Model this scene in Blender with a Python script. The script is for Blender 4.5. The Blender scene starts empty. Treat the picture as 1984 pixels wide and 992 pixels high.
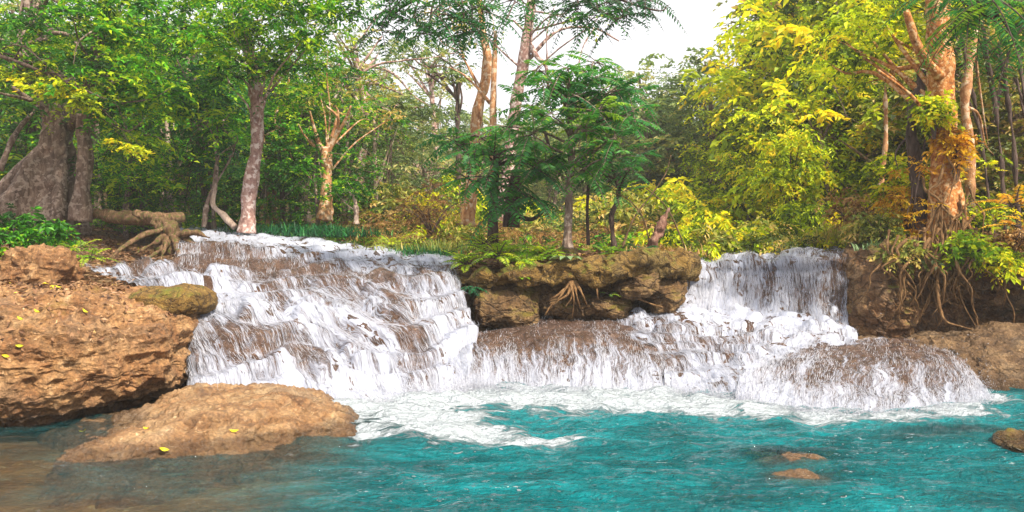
import bpy, math, random
import numpy as np
from math import radians as R
random.seed(7)
RNG = np.random.default_rng(11)
SC = bpy.context.scene
COL = SC.collection

# ------------------------------------------------------------------ camera, sky, sun, exposure
CAM_H, F, HY = 2.2, 1500.0, 480.0
cam_d = bpy.data.cameras.new('camera'); cam = bpy.data.objects.new('camera', cam_d); COL.objects.link(cam)
cam.location = (0, 0, CAM_H); cam.rotation_euler = (R(90), 0, 0)
cam_d.sensor_width = 36.0; cam_d.lens = 36.0 * F / 1984.0
cam_d.shift_y = -(496 - HY) / 1984.0
cam_d.clip_start = 0.1; cam_d.clip_end = 2000
SC.camera = cam

SUN_DIR = np.array([0.42, -0.52, 0.78]); SUN_DIR = SUN_DIR / np.linalg.norm(SUN_DIR)
sun_el = math.asin(SUN_DIR[2]); sun_az = math.atan2(SUN_DIR[0], SUN_DIR[1])
w = bpy.data.worlds.new('World'); SC.world = w; w.use_nodes = True
nt = w.node_tree
bg = nt.nodes['Background']
sky = nt.nodes.new('ShaderNodeTexSky'); sky.sky_type = 'NISHITA'; sky.sun_disc = False
sky.sun_elevation = sun_el; sky.sun_rotation = sun_az; sky.dust_density = 4.0; sky.air_density = 1.0
mx = nt.nodes.new('ShaderNodeMix'); mx.data_type = 'RGBA'; mx.inputs[0].default_value = 0.82
nt.links.new(sky.outputs[0], mx.inputs[6]); mx.inputs[7].default_value = (9.6, 9.5, 9.7, 1)
nt.links.new(mx.outputs[2], bg.inputs[0]); bg.inputs[1].default_value = 0.08
sl = bpy.data.lights.new('sun', 'SUN'); sl.energy = 4.8; sl.angle = R(3.0); sl.color = (1.0, 0.90, 0.74)
so = bpy.data.objects.new('sun', sl); COL.objects.link(so)
so.rotation_euler = (math.pi / 2 - sun_el, 0, math.atan2(SUN_DIR[1], SUN_DIR[0]) + math.pi / 2)
SC.view_settings.view_transform = 'Standard'; SC.view_settings.look = 'None'
SC.view_settings.exposure = 0.92; SC.view_settings.gamma = 1.0
SC.render.engine = 'CYCLES'
SC.cycles.max_bounces = 7; SC.cycles.diffuse_bounces = 3; SC.cycles.glossy_bounces = 2
SC.cycles.transmission_bounces = 3; SC.cycles.transparent_max_bounces = 12; SC.cycles.volume_bounces = 0
SC.cycles.use_denoising = True
SC.cycles.caustics_reflective = False; SC.cycles.caustics_refractive = False

# ------------------------------------------------------------------ helpers
def P(px, py, d):
    """photo direction at a real distance -> metres"""
    return np.array([(px - 992.0) / F * d, d, CAM_H - (py - HY) / F * d])

def _hash(ix, iy, iz):
    h = (ix * 374761393 + iy * 668265263 + iz * 2147483647 + 1013904223) & 0xFFFFFFFF
    h = ((h ^ (h >> 13)) * 1274126177) & 0xFFFFFFFF
    h = ((h ^ (h >> 16)) * 2246822519) & 0xFFFFFFFF
    return ((h ^ (h >> 15)) & 0xFFFF) / 65535.0 * 2 - 1

def vnoise(p):
    p = np.asarray(p, float); i = np.floor(p).astype(np.int64); f = p - i
    f = f * f * f * (f * (f * 6 - 15) + 10)
    r = 0
    for dx in (0, 1):
        for dy in (0, 1):
            for dz in (0, 1):
                wgt = (f[..., 0] if dx else 1 - f[..., 0]) * (f[..., 1] if dy else 1 - f[..., 1]) * (f[..., 2] if dz else 1 - f[..., 2])
                r = r + wgt * _hash(i[..., 0] + dx, i[..., 1] + dy, i[..., 2] + dz)
    return r

def fbm(p, sc=1.0, oct=4, gain=0.5, off=0.0):
    p = np.asarray(p, float) * sc + off; a, r = 1.0, 0
    for k in range(oct):
        r = r + a * vnoise(p); p = p * 2.03 + 17.3; a *= gain
    return r

def ridged(p, sc=1.0, oct=4, off=0.0):
    p = np.asarray(p, float) * sc + off; a, r = 1.0, 0
    for k in range(oct):
        r = r + a * (1 - 2 * np.abs(vnoise(p))); p = p * 2.1 + 9.1; a *= 0.5
    return r

def sstep(a, b, x):
    t = np.clip((x - a) / (b - a), 0, 1); return t * t * (3 - 2 * t)

def tag(o, label=None, cat=None, group=None, kind=None):
    if label: o['label'] = label
    if cat: o['category'] = cat
    if group: o['group'] = group
    if kind: o['kind'] = kind
    return o

def empty(name, loc, label=None, cat=None, group=None):
    o = bpy.data.objects.new(name, None); COL.objects.link(o); o.location = [float(c) for c in loc]
    o.empty_display_size = 0.2
    return tag(o, label, cat, group)

def make_mesh(name, v, f, smooth=True, attrs=None, uv=None, mats=None, fmat=None):
    v = np.asarray(v, np.float32); f = np.asarray(f, np.int32)
    me = bpy.data.meshes.new(name); k = f.shape[1]
    me.vertices.add(len(v)); me.vertices.foreach_set('co', v.ravel())
    me.loops.add(f.size); me.loops.foreach_set('vertex_index', f.ravel())
    me.polygons.add(len(f)); me.polygons.foreach_set('loop_start', np.arange(0, f.size, k, dtype=np.int32))
    me.polygons.foreach_set('use_smooth', np.full(len(f), smooth))
    for m in (mats if isinstance(mats, (list, tuple)) else [mats]): me.materials.append(m)
    if fmat is not None: me.polygons.foreach_set('material_index', np.asarray(fmat, np.int32))
    me.update(calc_edges=True)
    for n, a in (attrs or {}).items():
        at = me.attributes.new(n, 'FLOAT', 'POINT'); at.data.foreach_set('value', np.asarray(a, np.float32).ravel())
    if uv is not None:
        ul = me.uv_layers.new(name='UVMap'); ul.data.foreach_set('uv', np.asarray(uv, np.float32)[f.ravel()].ravel())
    return me

def obj(name, me, parent=None, origin=None):
    """origin: the mesh is in world metres and gets shifted so that its object sits at origin"""
    o = bpy.data.objects.new(name, me); COL.objects.link(o)
    if origin is not None:
        n = len(me.vertices); c = np.empty(n * 3, np.float32); me.vertices.foreach_get('co', c)
        c = c.reshape(-1, 3) - np.asarray(origin, np.float32); me.vertices.foreach_set('co', c.ravel()); me.update()
        if parent is None: o.location = [float(x) for x in origin]
    if parent: o.parent = parent
    return o

class MB:
    """collects triangles"""
    def __init__(s): s.v, s.f, s.a, s.n = [], [], [], 0
    def add(s, v, f, a=0.5):
        f = np.asarray(f); v = np.asarray(v, float)
        if f.shape[1] == 4: f = np.concatenate([f[:, [0, 1, 2]], f[:, [0, 2, 3]]])
        s.v.append(v); s.f.append(f + s.n); s.n += len(v)
        s.a.append(np.broadcast_to(np.asarray(a, float), (len(v),)))
    def mesh(s, name, mat, smooth=True):
        return make_mesh(name, np.concatenate(s.v), np.concatenate(s.f), smooth, {'tint': np.concatenate(s.a)}, None, mat)

def cr(pts, n):
    """Catmull-Rom through pts (k, c) -> (n, c)"""
    p = np.asarray(pts, float); k = len(p)
    e = np.concatenate([[2 * p[0] - p[1]], p, [2 * p[-1] - p[-2]]])
    t = np.linspace(0, k - 1 - 1e-9, n); i = t.astype(int); u = (t - i).reshape((-1,) + (1,) * (p.ndim - 1))
    a, b, c, d = e[i], e[i + 1], e[i + 2], e[i + 3]
    return 0.5 * (2 * b + (c - a) * u + (2 * a - 5 * b + 4 * c - d) * u * u + (3 * b - a - 3 * c + d) * u ** 3)

def tube(path, radii, nseg=8, n=None, rough=0.0, rsc=3.0, flute=0.0, cap=True):
    path = np.asarray(path, float); radii = np.asarray(radii, float)
    n = n or max(4, len(path) * 4)
    q = cr(np.concatenate([path, radii[:, None]], 1), n); c, r = q[:, :3], np.maximum(q[:, 3], 0.001)
    t = np.gradient(c, axis=0); t /= np.linalg.norm(t, axis=1, keepdims=True) + 1e-9
    ref = np.array([0.3, 1.0, 0.13]) if abs(t[:, 2]).mean() > 0.6 else np.array([0.1, 0.2, 1.0])
    a = np.cross(t, ref); a /= np.linalg.norm(a, axis=1, keepdims=True) + 1e-9; b = np.cross(t, a)
    th = np.linspace(0, 2 * math.pi, nseg, endpoint=False)
    d = a[:, None] * np.cos(th)[None, :, None] + b[:, None] * np.sin(th)[None, :, None]
    rr = r[:, None] * np.ones(nseg)
    if flute: rr = rr * (1 + flute * np.sin(th * 5 + 1.0)[None, :] * np.linspace(1, 0.2, n)[:, None])
    v = c[:, None] + d * rr[..., None]
    if rough: v = v + d * (fbm(v, rsc, 3) * rough)[..., None] * (r[:, None, None] / r.max()) ** .5
    v = v.reshape(-1, 3); i = np.arange(n - 1)[:, None] * nseg; j = np.arange(nseg)[None]; k = (j + 1) % nseg
    f = np.stack([i + j, i + k, i + nseg + k, i + nseg + j], -1).reshape(-1, 4)
    if cap:
        v = np.concatenate([v, [c[0], c[-1]]]); m = n * nseg; jj = np.arange(nseg); kk = (jj + 1) % nseg
        lo = np.stack([np.full(nseg, m), kk, jj, np.full(nseg, m)], 1); hi = np.stack([np.full(nseg, m + 1), (n - 1) * nseg + jj, (n - 1) * nseg + kk, np.full(nseg, m + 1)], 1)
        f3 = np.concatenate([f[:, [0, 1, 2]], f[:, [0, 2, 3]], lo[:, :3], hi[:, :3]])
        return v, f3
    return v, f

def unit(v): return v / (np.linalg.norm(v, axis=-1, keepdims=True) + 1e-9)

# ------------------------------------------------------------------ materials
def new_mat(name):
    m = bpy.data.materials.new(name); m.use_nodes = True; n = m.node_tree
    return m, n, n.nodes['Principled BSDF'], n.nodes['Material Output']
def N(n, t, **kw):
    x = n.nodes.new(t)
    for k, v in kw.items(): setattr(x, k, v)
    return x
def noise(n, sc, detail=4, rough=0.55, vec=None, dist=0.0, scale3=None):
    x = N(n, 'ShaderNodeTexNoise'); x.inputs['Scale'].default_value = sc; x.inputs['Detail'].default_value = detail
    x.inputs['Roughness'].default_value = rough; x.inputs['Distortion'].default_value = dist
    if vec is None: vec = N(n, 'ShaderNodeTexCoord').outputs['Object']
    if scale3:
        mp = N(n, 'ShaderNodeMapping'); mp.inputs['Scale'].default_value = scale3; n.links.new(vec, mp.inputs[0]); vec = mp.outputs[0]
    n.links.new(vec, x.inputs['Vector']); return x.outputs[0]
def ramp(n, fac, stops):
    r = N(n, 'ShaderNodeValToRGB'); e = r.color_ramp.elements
    while len(e) < len(stops): e.new(0.5)
    for q, (p, c) in zip(e, stops):
        q.position = p; q.color = (*c, 1) if len(c) == 3 else c
    n.links.new(fac, r.inputs[0]); return r.outputs[0]
def mixc(n, fac, a, b, mode='MIX'):
    m = N(n, 'ShaderNodeMix', data_type='RGBA', blend_type=mode)
    for s, x in ((0, fac), (6, a), (7, b)):
        if hasattr(x, 'is_linked') or isinstance(x, bpy.types.NodeSocket): n.links.new(x, m.inputs[s])
        else: m.inputs[s].default_value = x if s == 0 else (*x, 1)
    return m.outputs[2]
def math_(n, op, a, b=None, c=None, clamp=False):
    m = N(n, 'ShaderNodeMath', operation=op, use_clamp=clamp)
    for s, x in enumerate((a, b, c)):
        if x is None: continue
        if isinstance(x, bpy.types.NodeSocket): n.links.new(x, m.inputs[s])
        else: m.inputs[s].default_value = x
    return m.outputs[0]
def attr(n, name):
    a = N(n, 'ShaderNodeAttribute'); a.attribute_name = name; return a.outputs['Fac']
def bump(n, h, strength, dist, bs):
    b = N(n, 'ShaderNodeBump'); b.inputs['Strength'].default_value = strength; b.inputs['Distance'].default_value = dist
    n.links.new(h, b.inputs['Height']); n.links.new(b.outputs[0], bs.inputs['Normal']); return b
def mrange(n, v, a, b, c=0.0, d=1.0):
    m = N(n, 'ShaderNodeMapRange', interpolation_type='SMOOTHSTEP')
    n.links.new(v, m.inputs[0])
    for s, x in zip((1, 2, 3, 4), (a, b, c, d)):
        if isinstance(x, bpy.types.NodeSocket): n.links.new(x, m.inputs[s])
        else: m.inputs[s].default_value = x
    return m.outputs[0]

def rock_mat(name, stops, rough=0.75, moss=None, moss_amt=0.5, sc=1.0, bstr=0.6, warm=None, dark_amt=0.55, crk=0.6, csc=2.4, cstr=(.7, .7, 1.8)):
    m, n, bs, out = new_mat(name)
    a = noise(n, 2.2 * sc, 8, 0.62, dist=0.6)
    c = ramp(n, a, stops)
    c = mixc(n, mrange(n, noise(n, 0.9, 5, 0.6, dist=0.8), 0.5, 0.66, 0.0, 0.5), c, tuple(x * y for x, y in zip(stops[2][1], (.62, .75, 1.05))))
    c = mixc(n, mrange(n, noise(n, 5.5, 6, 0.7), 0.6, 0.7, 0.0, 0.35), c, tuple(min(.8, x * y) for x, y in zip(stops[2][1], (1.25, 1.4, 1.7))))
    f = noise(n, 22 * sc, 5, 0.6)
    c = mixc(n, mrange(n, f, 0.35, 0.72, dark_amt, 0.0), c, (0.05, 0.028, 0.014))
    pits = noise(n, 9 * sc, 6, 0.7, dist=1.2)
    c = mixc(n, mrange(n, pits, 0.58, 0.75), c, tuple(min(1, x * 1.5) for x in stops[-1][1]))
    tc = N(n, 'ShaderNodeTexCoord').outputs['Object']
    wv = N(n, 'ShaderNodeVectorMath', operation='MULTIPLY_ADD'); nz = N(n, 'ShaderNodeTexNoise'); nz.inputs['Scale'].default_value = 1.6 * sc; nz.inputs['Detail'].default_value = 5; n.links.new(tc, nz.inputs['Vector'])
    n.links.new(nz.outputs['Color'], wv.inputs[0]); wv.inputs[1].default_value = (.7, .7, .7); n.links.new(tc, wv.inputs[2])
    vo = N(n, 'ShaderNodeTexVoronoi', feature='DISTANCE_TO_EDGE'); vo.inputs['Scale'].default_value = csc * sc; mp = N(n, 'ShaderNodeMapping'); mp.inputs['Scale'].default_value = cstr; n.links.new(wv.outputs[0], mp.inputs[0]); n.links.new(mp.outputs[0], vo.inputs['Vector'])
    crack = mrange(n, vo.outputs['Distance'], 0.0, 0.07, 1.0, 0.0)
    c = mixc(n, math_(n, 'MULTIPLY', crack, crk), c, (0.035, 0.02, 0.012))
    strata = noise(n, 3.0 * sc, 5, 0.65, wv.outputs[0], scale3=(.5, .5, 5))
    c = mixc(n, mrange(n, strata, 0.5, 0.7, 0.0, 0.45), c, (0.10, 0.055, 0.025))
    if moss:
        g = N(n, 'ShaderNodeNewGeometry'); sx = N(n, 'ShaderNodeSeparateXYZ'); n.links.new(g.outputs['Normal'], sx.inputs[0])
        mm = math_(n, 'MULTIPLY', mrange(n, sx.outputs[2], 0.1, 0.8), mrange(n, noise(n, 1.4 * sc, 5, 0.6), 0.62 - 0.35 * moss_amt, 0.78 - 0.35 * moss_amt))
        c = mixc(n, mm, c, moss)
    g2 = N(n, 'ShaderNodeNewGeometry'); s2 = N(n, 'ShaderNodeSeparateXYZ'); n.links.new(g2.outputs['Position'], s2.inputs[0])
    wet = mrange(n, math_(n, 'ADD', s2.outputs[2], math_(n, 'MULTIPLY', noise(n, 5, 4), 0.16)), 0.17, 0.27, 1.0, 0.0)
    c = mixc(n, math_(n, 'MULTIPLY', wet, 0.68), c, (0.06, 0.035, 0.02))
    n.links.new(c, bs.inputs['Base Color']); n.links.new(mrange(n, wet, 0.0, 1.0, rough, 0.2), bs.inputs['Roughness'])
    bs.inputs['Specular IOR Level'].default_value = 0.4
    h = math_(n, 'ADD', math_(n, 'MULTIPLY', f, 0.5), math_(n, 'SUBTRACT', math_(n, 'MULTIPLY', strata, .5), math_(n, 'MULTIPLY', crack, crk)))
    h = math_(n, 'ADD', h, math_(n, 'ADD', pits, math_(n, 'MULTIPLY', noise(n, 60 * sc, 3, 0.5), 0.2)))
    bump(n, h, bstr, 0.11, bs)
    return m

M = {}
TUFA = [(0.28, (0.12, 0.045, 0.016)), (0.43, (0.36, 0.165, 0.06)), (0.57, (0.55, 0.30, 0.125)), (0.75, (0.66, 0.44, 0.24))]
M['boulder'] = rock_mat('tufa_boulder', TUFA, 0.7, (0.22, 0.14, 0.02), 0.15, 1.0, 0.75, dark_amt=.6, crk=.28, csc=1.5)
M['slab'] = rock_mat('tufa_slab', [(0.28, (0.12, 0.05, 0.02)), (0.45, (0.36, 0.19, 0.08)), (0.6, (0.50, 0.31, 0.15)), (0.78, (0.52, 0.38, 0.22))], 0.42, None, 0, 1.3, 0.6, dark_amt=0.5, crk=.3, csc=1.1, cstr=(.45, 1.6, 1.6))
M['wet'] = rock_mat('wet_tufa', [(0.30, (0.028, 0.013, 0.009)), (0.48, (0.095, 0.048, 0.030)), (0.62, (0.18, 0.10, 0.065)), (0.8, (0.28, 0.18, 0.125))], 0.2, None, 0, 1.6, 0.6, crk=.35, csc=1.6)
M['bank'] = rock_mat('bank_rock', [(0.28, (0.07, 0.035, 0.014)), (0.5, (0.26, 0.145, 0.055)), (0.62, (0.42, 0.26, 0.11)), (0.8, (0.5, 0.34, 0.16))], 0.85, (0.20, 0.15, 0.02), 0.5, 1.0, 1.0)
M['bank2'] = rock_mat('brown_rock', [(0.28, (0.07, 0.033, 0.014)), (0.5, (0.22, 0.125, 0.055)), (0.64, (0.34, 0.21, 0.10)), (0.8, (0.44, 0.3, 0.16))], 0.55, None, 0, 1.2, 0.8, crk=.4, csc=1.4)
M['mossrock'] = rock_mat('mossy_rock', [(0.28, (0.12, 0.06, 0.012)), (0.5, (0.33, 0.19, 0.04)), (0.7, (0.42, 0.27, 0.07)), (0.85, (0.5, 0.36, 0.12))], 0.9, (0.16, 0.17, 0.015), 0.45, 1.6, 0.8)
M['orange'] = rock_mat('orange_rock', [(0.28, (0.09, 0.035, 0.014)), (0.5, (0.27, 0.13, 0.05)), (0.64, (0.42, 0.24, 0.10)), (0.8, (0.5, 0.33, 0.17))], 0.6, (0.16, 0.15, 0.02), .3, 1.1, 0.8)
M['bed'] = rock_mat('pool_bed', [(0.3, (0.30, 0.14, 0.04)), (0.5, (0.60, 0.35, 0.12)), (0.7, (0.72, 0.52, 0.22)), (0.85, (0.8, 0.62, 0.3))], 0.8, None, 0, 0.5, 0.3, dark_amt=0.2, crk=.2)

def soil_mat():
    m, n, bs, out = new_mat('leaf_strewn_soil')
    v = N(n, 'ShaderNodeTexVoronoi'); v.inputs['Scale'].default_value = 9; n.links.new(N(n, 'ShaderNodeTexCoord').outputs['Object'], v.inputs['Vector'])
    a = noise(n, 1.3, 6, 0.6)
    c = ramp(n, a, [(0.3, (0.045, 0.028, 0.014)), (0.5, (0.13, 0.075, 0.035)), (0.62, (0.22, 0.13, 0.05)), (0.75, (0.10, 0.11, 0.02))])
    sv = N(n, 'ShaderNodeSeparateColor'); n.links.new(v.outputs['Color'], sv.inputs[0]); c = mixc(n, 0.4, c, ramp(n, sv.outputs[0], [(0, (.05, .03, .015)), (.6, (.22, .12, .05)), (1, (.38, .24, .1))]))
    n.links.new(c, bs.inputs['Base Color']); bs.inputs['Roughness'].default_value = 0.9
    bump(n, math_(n, 'ADD', v.outputs['Distance'], noise(n, 30, 4)), 0.8, 0.05, bs)
    return m
M['soil'] = soil_mat()

def bark_mat(name, stops, sc=1.0, blotch=None, stretch=0.25, rough=0.85):
    m, n, bs, out = new_mat(name)
    a = noise(n, 6 * sc, 6, 0.65, dist=0.5, scale3=(1, 1, stretch))
    c = ramp(n, a, stops)
    if blotch: c = mixc(n, mrange(n, noise(n, 5 * sc, 4, 0.5), 0.52, 0.6), c, blotch)
    n.links.new(c, bs.inputs['Base Color']); bs.inputs['Roughness'].default_value = rough; bs.inputs['Specular IOR Level'].default_value = 0.25
    bump(n, math_(n, 'ADD', a, noise(n, 40 * sc, 3, 0.6, scale3=(1, 1, 0.4))), 0.8, 0.03, bs)
    return m
M['bark_grey'] = bark_mat('grey_bark', [(0.3, (0.07, 0.045, 0.035)), (0.5, (0.19, 0.13, 0.10)), (0.7, (0.34, 0.25, 0.20))], 2, (0.36, 0.28, 0.23))
M['bark_pink'] = bark_mat('blotched_bark', [(0.3, (0.12, 0.055, 0.045)), (0.5, (0.34, 0.2, 0.17)), (0.7, (0.5, 0.36, 0.32))], 1.6, (0.62, 0.5, 0.46), 0.7)
M['bark_warm'] = bark_mat('warm_bark', [(0.3, (0.18, 0.07, 0.025)), (0.5, (0.45, 0.22, 0.1)), (0.7, (0.62, 0.38, 0.2))], 1.4, (0.62, 0.46, 0.32), 0.5)
M['bark_dark'] = bark_mat('dark_bark', [(0.3, (0.03, 0.02, 0.018)), (0.5, (0.085, 0.055, 0.045)), (0.7, (0.17, 0.12, 0.10))], 2)
M['bark_orange'] = bark_mat('sunlit_orange_bark', [(0.3, (0.12, 0.035, 0.01)), (0.5, (0.46, 0.17, 0.045)), (0.7, (0.70, 0.36, 0.13))], 2.4, (0.66, 0.42, 0.22), 0.8)  # orange cast of the light put into the bark colour
M['root'] = bark_mat('root_bark', [(0.3, (0.06, 0.03, 0.012)), (0.5, (0.19, 0.10, 0.04)), (0.7, (0.36, 0.22, 0.10))], 3)
M['log'] = bark_mat('log_bark', [(0.3, (0.04, 0.022, 0.012)), (0.5, (0.15, 0.085, 0.045)), (0.7, (0.33, 0.21, 0.12))], 3, (0.09, 0.09, 0.02))
M['pale'] = bark_mat('pale_bark', [(0.3, (0.2, 0.13, 0.1)), (0.5, (0.45, 0.33, 0.27)), (0.7, (0.62, 0.5, 0.43))], 2)
M['deadwood'] = bark_mat('dead_wood', [(0.3, (0.07, 0.03, 0.022)), (0.5, (0.24, 0.12, 0.085)), (0.7, (0.44, 0.28, 0.21))], 3, None, 0.2)

def leaf_mat(name, stops, trans=0.4, rough=0.5):
    m, n, bs, out = new_mat(name)
    c = ramp(n, attr(n, 'tint'), stops)
    n.links.new(c, bs.inputs['Base Color']); bs.inputs['Roughness'].default_value = rough; bs.inputs['Specular IOR Level'].default_value = 0.35
    t = N(n, 'ShaderNodeBsdfTranslucent'); n.links.new(mixc(n, 1.0, c, (1.25, 1.15, 0.5), 'MULTIPLY'), t.inputs[0])
    mx = N(n, 'ShaderNodeMixShader'); mx.inputs[0].default_value = trans
    n.links.new(bs.outputs[0], mx.inputs[1]); n.links.new(t.outputs[0], mx.inputs[2]); n.links.new(mx.outputs[0], out.inputs[0])
    return m
M['L_green'] = leaf_mat('bright_green_leaves', [(0, (0.012, 0.05, 0.008)), (0.4, (0.03, 0.17, 0.008)), (0.7, (0.12, 0.44, 0.01)), (1, (0.55, 0.70, 0.02))])
M['L_deep'] = leaf_mat('deep_green_leaves', [(0, (0.012, 0.05, 0.01)), (0.5, (0.035, 0.18, 0.014)), (0.8, (0.13, 0.36, 0.015)), (1, (0.50, 0.60, 0.02))], 0.3)
M['L_teal'] = leaf_mat('blue_green_leaves', [(0, (0.006, 0.03, 0.016)), (0.5, (0.010, 0.12, 0.045)), (0.8, (0.05, 0.26, 0.05)), (1, (0.2, 0.42, 0.08))], 0.3)
M['L_yellow'] = leaf_mat('yellow_green_leaves', [(0, (0.035, 0.07, 0.006)), (0.3, (0.15, 0.25, 0.008)), (0.56, (0.46, 0.60, 0.012)), (0.82, (0.80, 0.84, 0.02)), (1, (0.85, 0.66, 0.03))], 0.45)
M['L_olive'] = leaf_mat('olive_leaves', [(0, (0.04, 0.06, 0.018)), (0.4, (0.16, 0.22, 0.03)), (0.7, (0.38, 0.38, 0.07)), (1, (0.62, 0.44, 0.15))], 0.35)
M['L_dry'] = leaf_mat('dry_brown_leaves', [(0, (0.08, 0.04, 0.02)), (0.4, (0.32, 0.17, 0.06)), (0.7, (0.52, 0.32, 0.12)), (1, (0.40, 0.42, 0.08))], 0.3)
M['L_haze'] = leaf_mat('haze_paled_leaves', [(0, (0.07, 0.12, 0.06)), (0.5, (0.20, 0.31, 0.12)), (0.8, (0.38, 0.46, 0.16)), (1, (0.58, 0.52, 0.22))], 0.4)  # pale ramp: distance haze put into the leaf colour of far trees
M['L_frond'] = leaf_mat('pinnate_leaves', [(0, (0.015, 0.07, 0.03)), (0.5, (0.035, 0.19, 0.06)), (0.85, (0.10, 0.34, 0.05)), (1, (0.30, 0.50, 0.05))], 0.5)
M['L_fern'] = leaf_mat('fern_leaves', [(0, (0.05, 0.13, 0.01)), (0.5, (0.20, 0.40, 0.012)), (1, (0.62, 0.66, 0.02))], 0.4)
M['L_orange'] = leaf_mat('orange_yellow_leaves', [(0, (0.25, 0.10, 0.01)), (0.5, (0.65, 0.33, 0.015)), (1, (0.80, 0.58, 0.03))], 0.4)
M['litter'] = leaf_mat('fallen_leaves', [(0, (0.05, 0.025, 0.014)), (0.4, (0.20, 0.10, 0.05)), (0.75, (0.38, 0.22, 0.12)), (0.93, (0.5, 0.33, 0.2)), (1, (0.7, 0.55, 0.03))], 0.1, 0.6)
M['yleaf'] = leaf_mat('yellow_leaf', [(0, (0.35, 0.45, 0.02)), (1, (0.85, 0.68, 0.02))], 0.3)

def white_water_mat():
    m, n, bs, out = new_mat('falling_water')
    uv = N(n, 'ShaderNodeUVMap').outputs[0]
    wob = noise(n, 2.2, 3, 0.5, uv)
    sx = N(n, 'ShaderNodeSeparateXYZ'); n.links.new(uv, sx.inputs[0])
    u2 = math_(n, 'ADD', sx.outputs[0], math_(n, 'MULTIPLY', wob, 0.30))
    cb = N(n, 'ShaderNodeCombineXYZ'); n.links.new(u2, cb.inputs[0]); n.links.new(sx.outputs[1], cb.inputs[1]); v = cb.outputs[0]
    s1 = noise(n, 1.0, 4, 0.6, v, scale3=(6, .75, 1)); s2 = noise(n, 1.0, 4, 0.65, v, scale3=(22, 2.2, 1)); s3 = noise(n, 1.0, 2, 0.6, v, scale3=(55, 7, 1))
    h = math_(n, 'ADD', math_(n, 'MULTIPLY', s1, 0.45), math_(n, 'ADD', math_(n, 'MULTIPLY', s2, 0.37), math_(n, 'MULTIPLY', s3, 0.18)))
    thr = math_(n, 'SUBTRACT', 0.80, math_(n, 'MULTIPLY', attr(n, 'dens'), 0.46))
    a = mrange(n, h, math_(n, 'SUBTRACT', thr, 0.09), math_(n, 'ADD', thr, 0.13))
    bs.inputs['Base Color'].default_value = (0.46, 0.49, 0.60, 1); bs.inputs['Roughness'].default_value = 0.35
    bs.inputs['Specular IOR Level'].default_value = 0.5
    n.links.new(math_(n, 'ADD', 0.02, math_(n, 'MULTIPLY', a, 0.93)), bs.inputs['Alpha'])
    bump(n, h, 1.0, 0.10, bs)
    return m
M['fall'] = white_water_mat()
def foam_mat():
    m, n, bs, out = new_mat('white_foam')
    bs.inputs['Base Color'].default_value = (0.55, 0.565, 0.64, 1); bs.inputs['Roughness'].default_value = 0.4; bs.inputs['Alpha'].default_value = 0.6
    return m
M['foam'] = foam_mat()

def pool_mat():
    m, n, bs, out = new_mat('turquoise_water')
    gp = N(n, 'ShaderNodeNewGeometry').outputs['Position']
    foam, milk = attr(n, 'foam'), attr(n, 'milk')
    big = noise(n, 1.3, 6, 0.68, gp, dist=0.5, scale3=(0.6, 1.7, 1))
    c = ramp(n, big, [(0.30, (0.0, 0.06, 0.07)), (0.5, (0.0, 0.135, 0.152)), (0.68, (0.002, 0.25, 0.28))])
    air = mrange(n, math_(n, 'ADD', foam, math_(n, 'MULTIPLY', math_(n, 'SUBTRACT', big, 0.5), 0.6)), 0.05, 0.6)
    c = mixc(n, math_(n, 'MULTIPLY', air, 0.65), c, (0.03, 0.36, 0.40))
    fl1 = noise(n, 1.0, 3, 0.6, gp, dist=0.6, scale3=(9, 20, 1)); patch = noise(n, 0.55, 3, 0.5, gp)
    painted_glint = math_(n, 'MULTIPLY', mrange(n, fl1, 0.62, 0.68), mrange(n, patch, 0.45, 0.6, 0.15, 0.8))  # white specks painted into the water colour for sky glints on ripples
    fn = noise(n, 3.2, 7, 0.68, gp, dist=1.2, scale3=(0.8, 2.0, 1))
    fthr = math_(n, 'SUBTRACT', 0.82, math_(n, 'MULTIPLY', foam, 0.66))
    ff = mrange(n, fn, math_(n, 'SUBTRACT', fthr, 0.07), math_(n, 'ADD', fthr, 0.12))
    ff = math_(n, 'MAXIMUM', ff, math_(n, 'MULTIPLY', painted_glint, mrange(n, milk, 0.5, 0.9)))
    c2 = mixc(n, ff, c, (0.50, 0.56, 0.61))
    n.links.new(c2, bs.inputs['Base Color'])
    n.links.new(math_(n, 'ADD', math_(n, 'MULTIPLY', ff, 0.4), 0.05), bs.inputs['Roughness'])
    bs.inputs['IOR'].default_value = 1.33; bs.inputs['Specular IOR Level'].default_value = 0.4
    al = math_(n, 'MAXIMUM', milk, ff); n.links.new(al, bs.inputs['Alpha'])
    rip = noise(n, 9, 4, 0.6, gp, dist=0.8, scale3=(0.7, 1.6, 1)); rip2 = noise(n, 30, 3, 0.6, gp, scale3=(0.7, 1.5, 1))
    b1 = bump(n, math_(n, 'ADD', rip, math_(n, 'ADD', math_(n, 'MULTIPLY', rip2, 0.25), math_(n, 'MULTIPLY', ff, 0.5))), 1.0, 0.2, bs)
    # clear shallow water keeps its own reflecting skin
    gl = N(n, 'ShaderNodeBsdfGlossy'); gl.inputs['Roughness'].default_value = 0.04; n.links.new(b1.outputs[0], gl.inputs['Normal'])
    fr = N(n, 'ShaderNodeFresnel'); fr.inputs['IOR'].default_value = 1.33; n.links.new(b1.outputs[0], fr.inputs['Normal'])
    mx = N(n, 'ShaderNodeMixShader'); n.links.new(math_(n, 'MULTIPLY', fr.outputs[0], math_(n, 'SUBTRACT', 1.0, al)), mx.inputs[0])
    n.links.new(bs.outputs[0], mx.inputs[1]); n.links.new(gl.outputs[0], mx.inputs[2]); n.links.new(mx.outputs[0], out.inputs[0])
    return m
M['pool'] = pool_mat()

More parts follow.
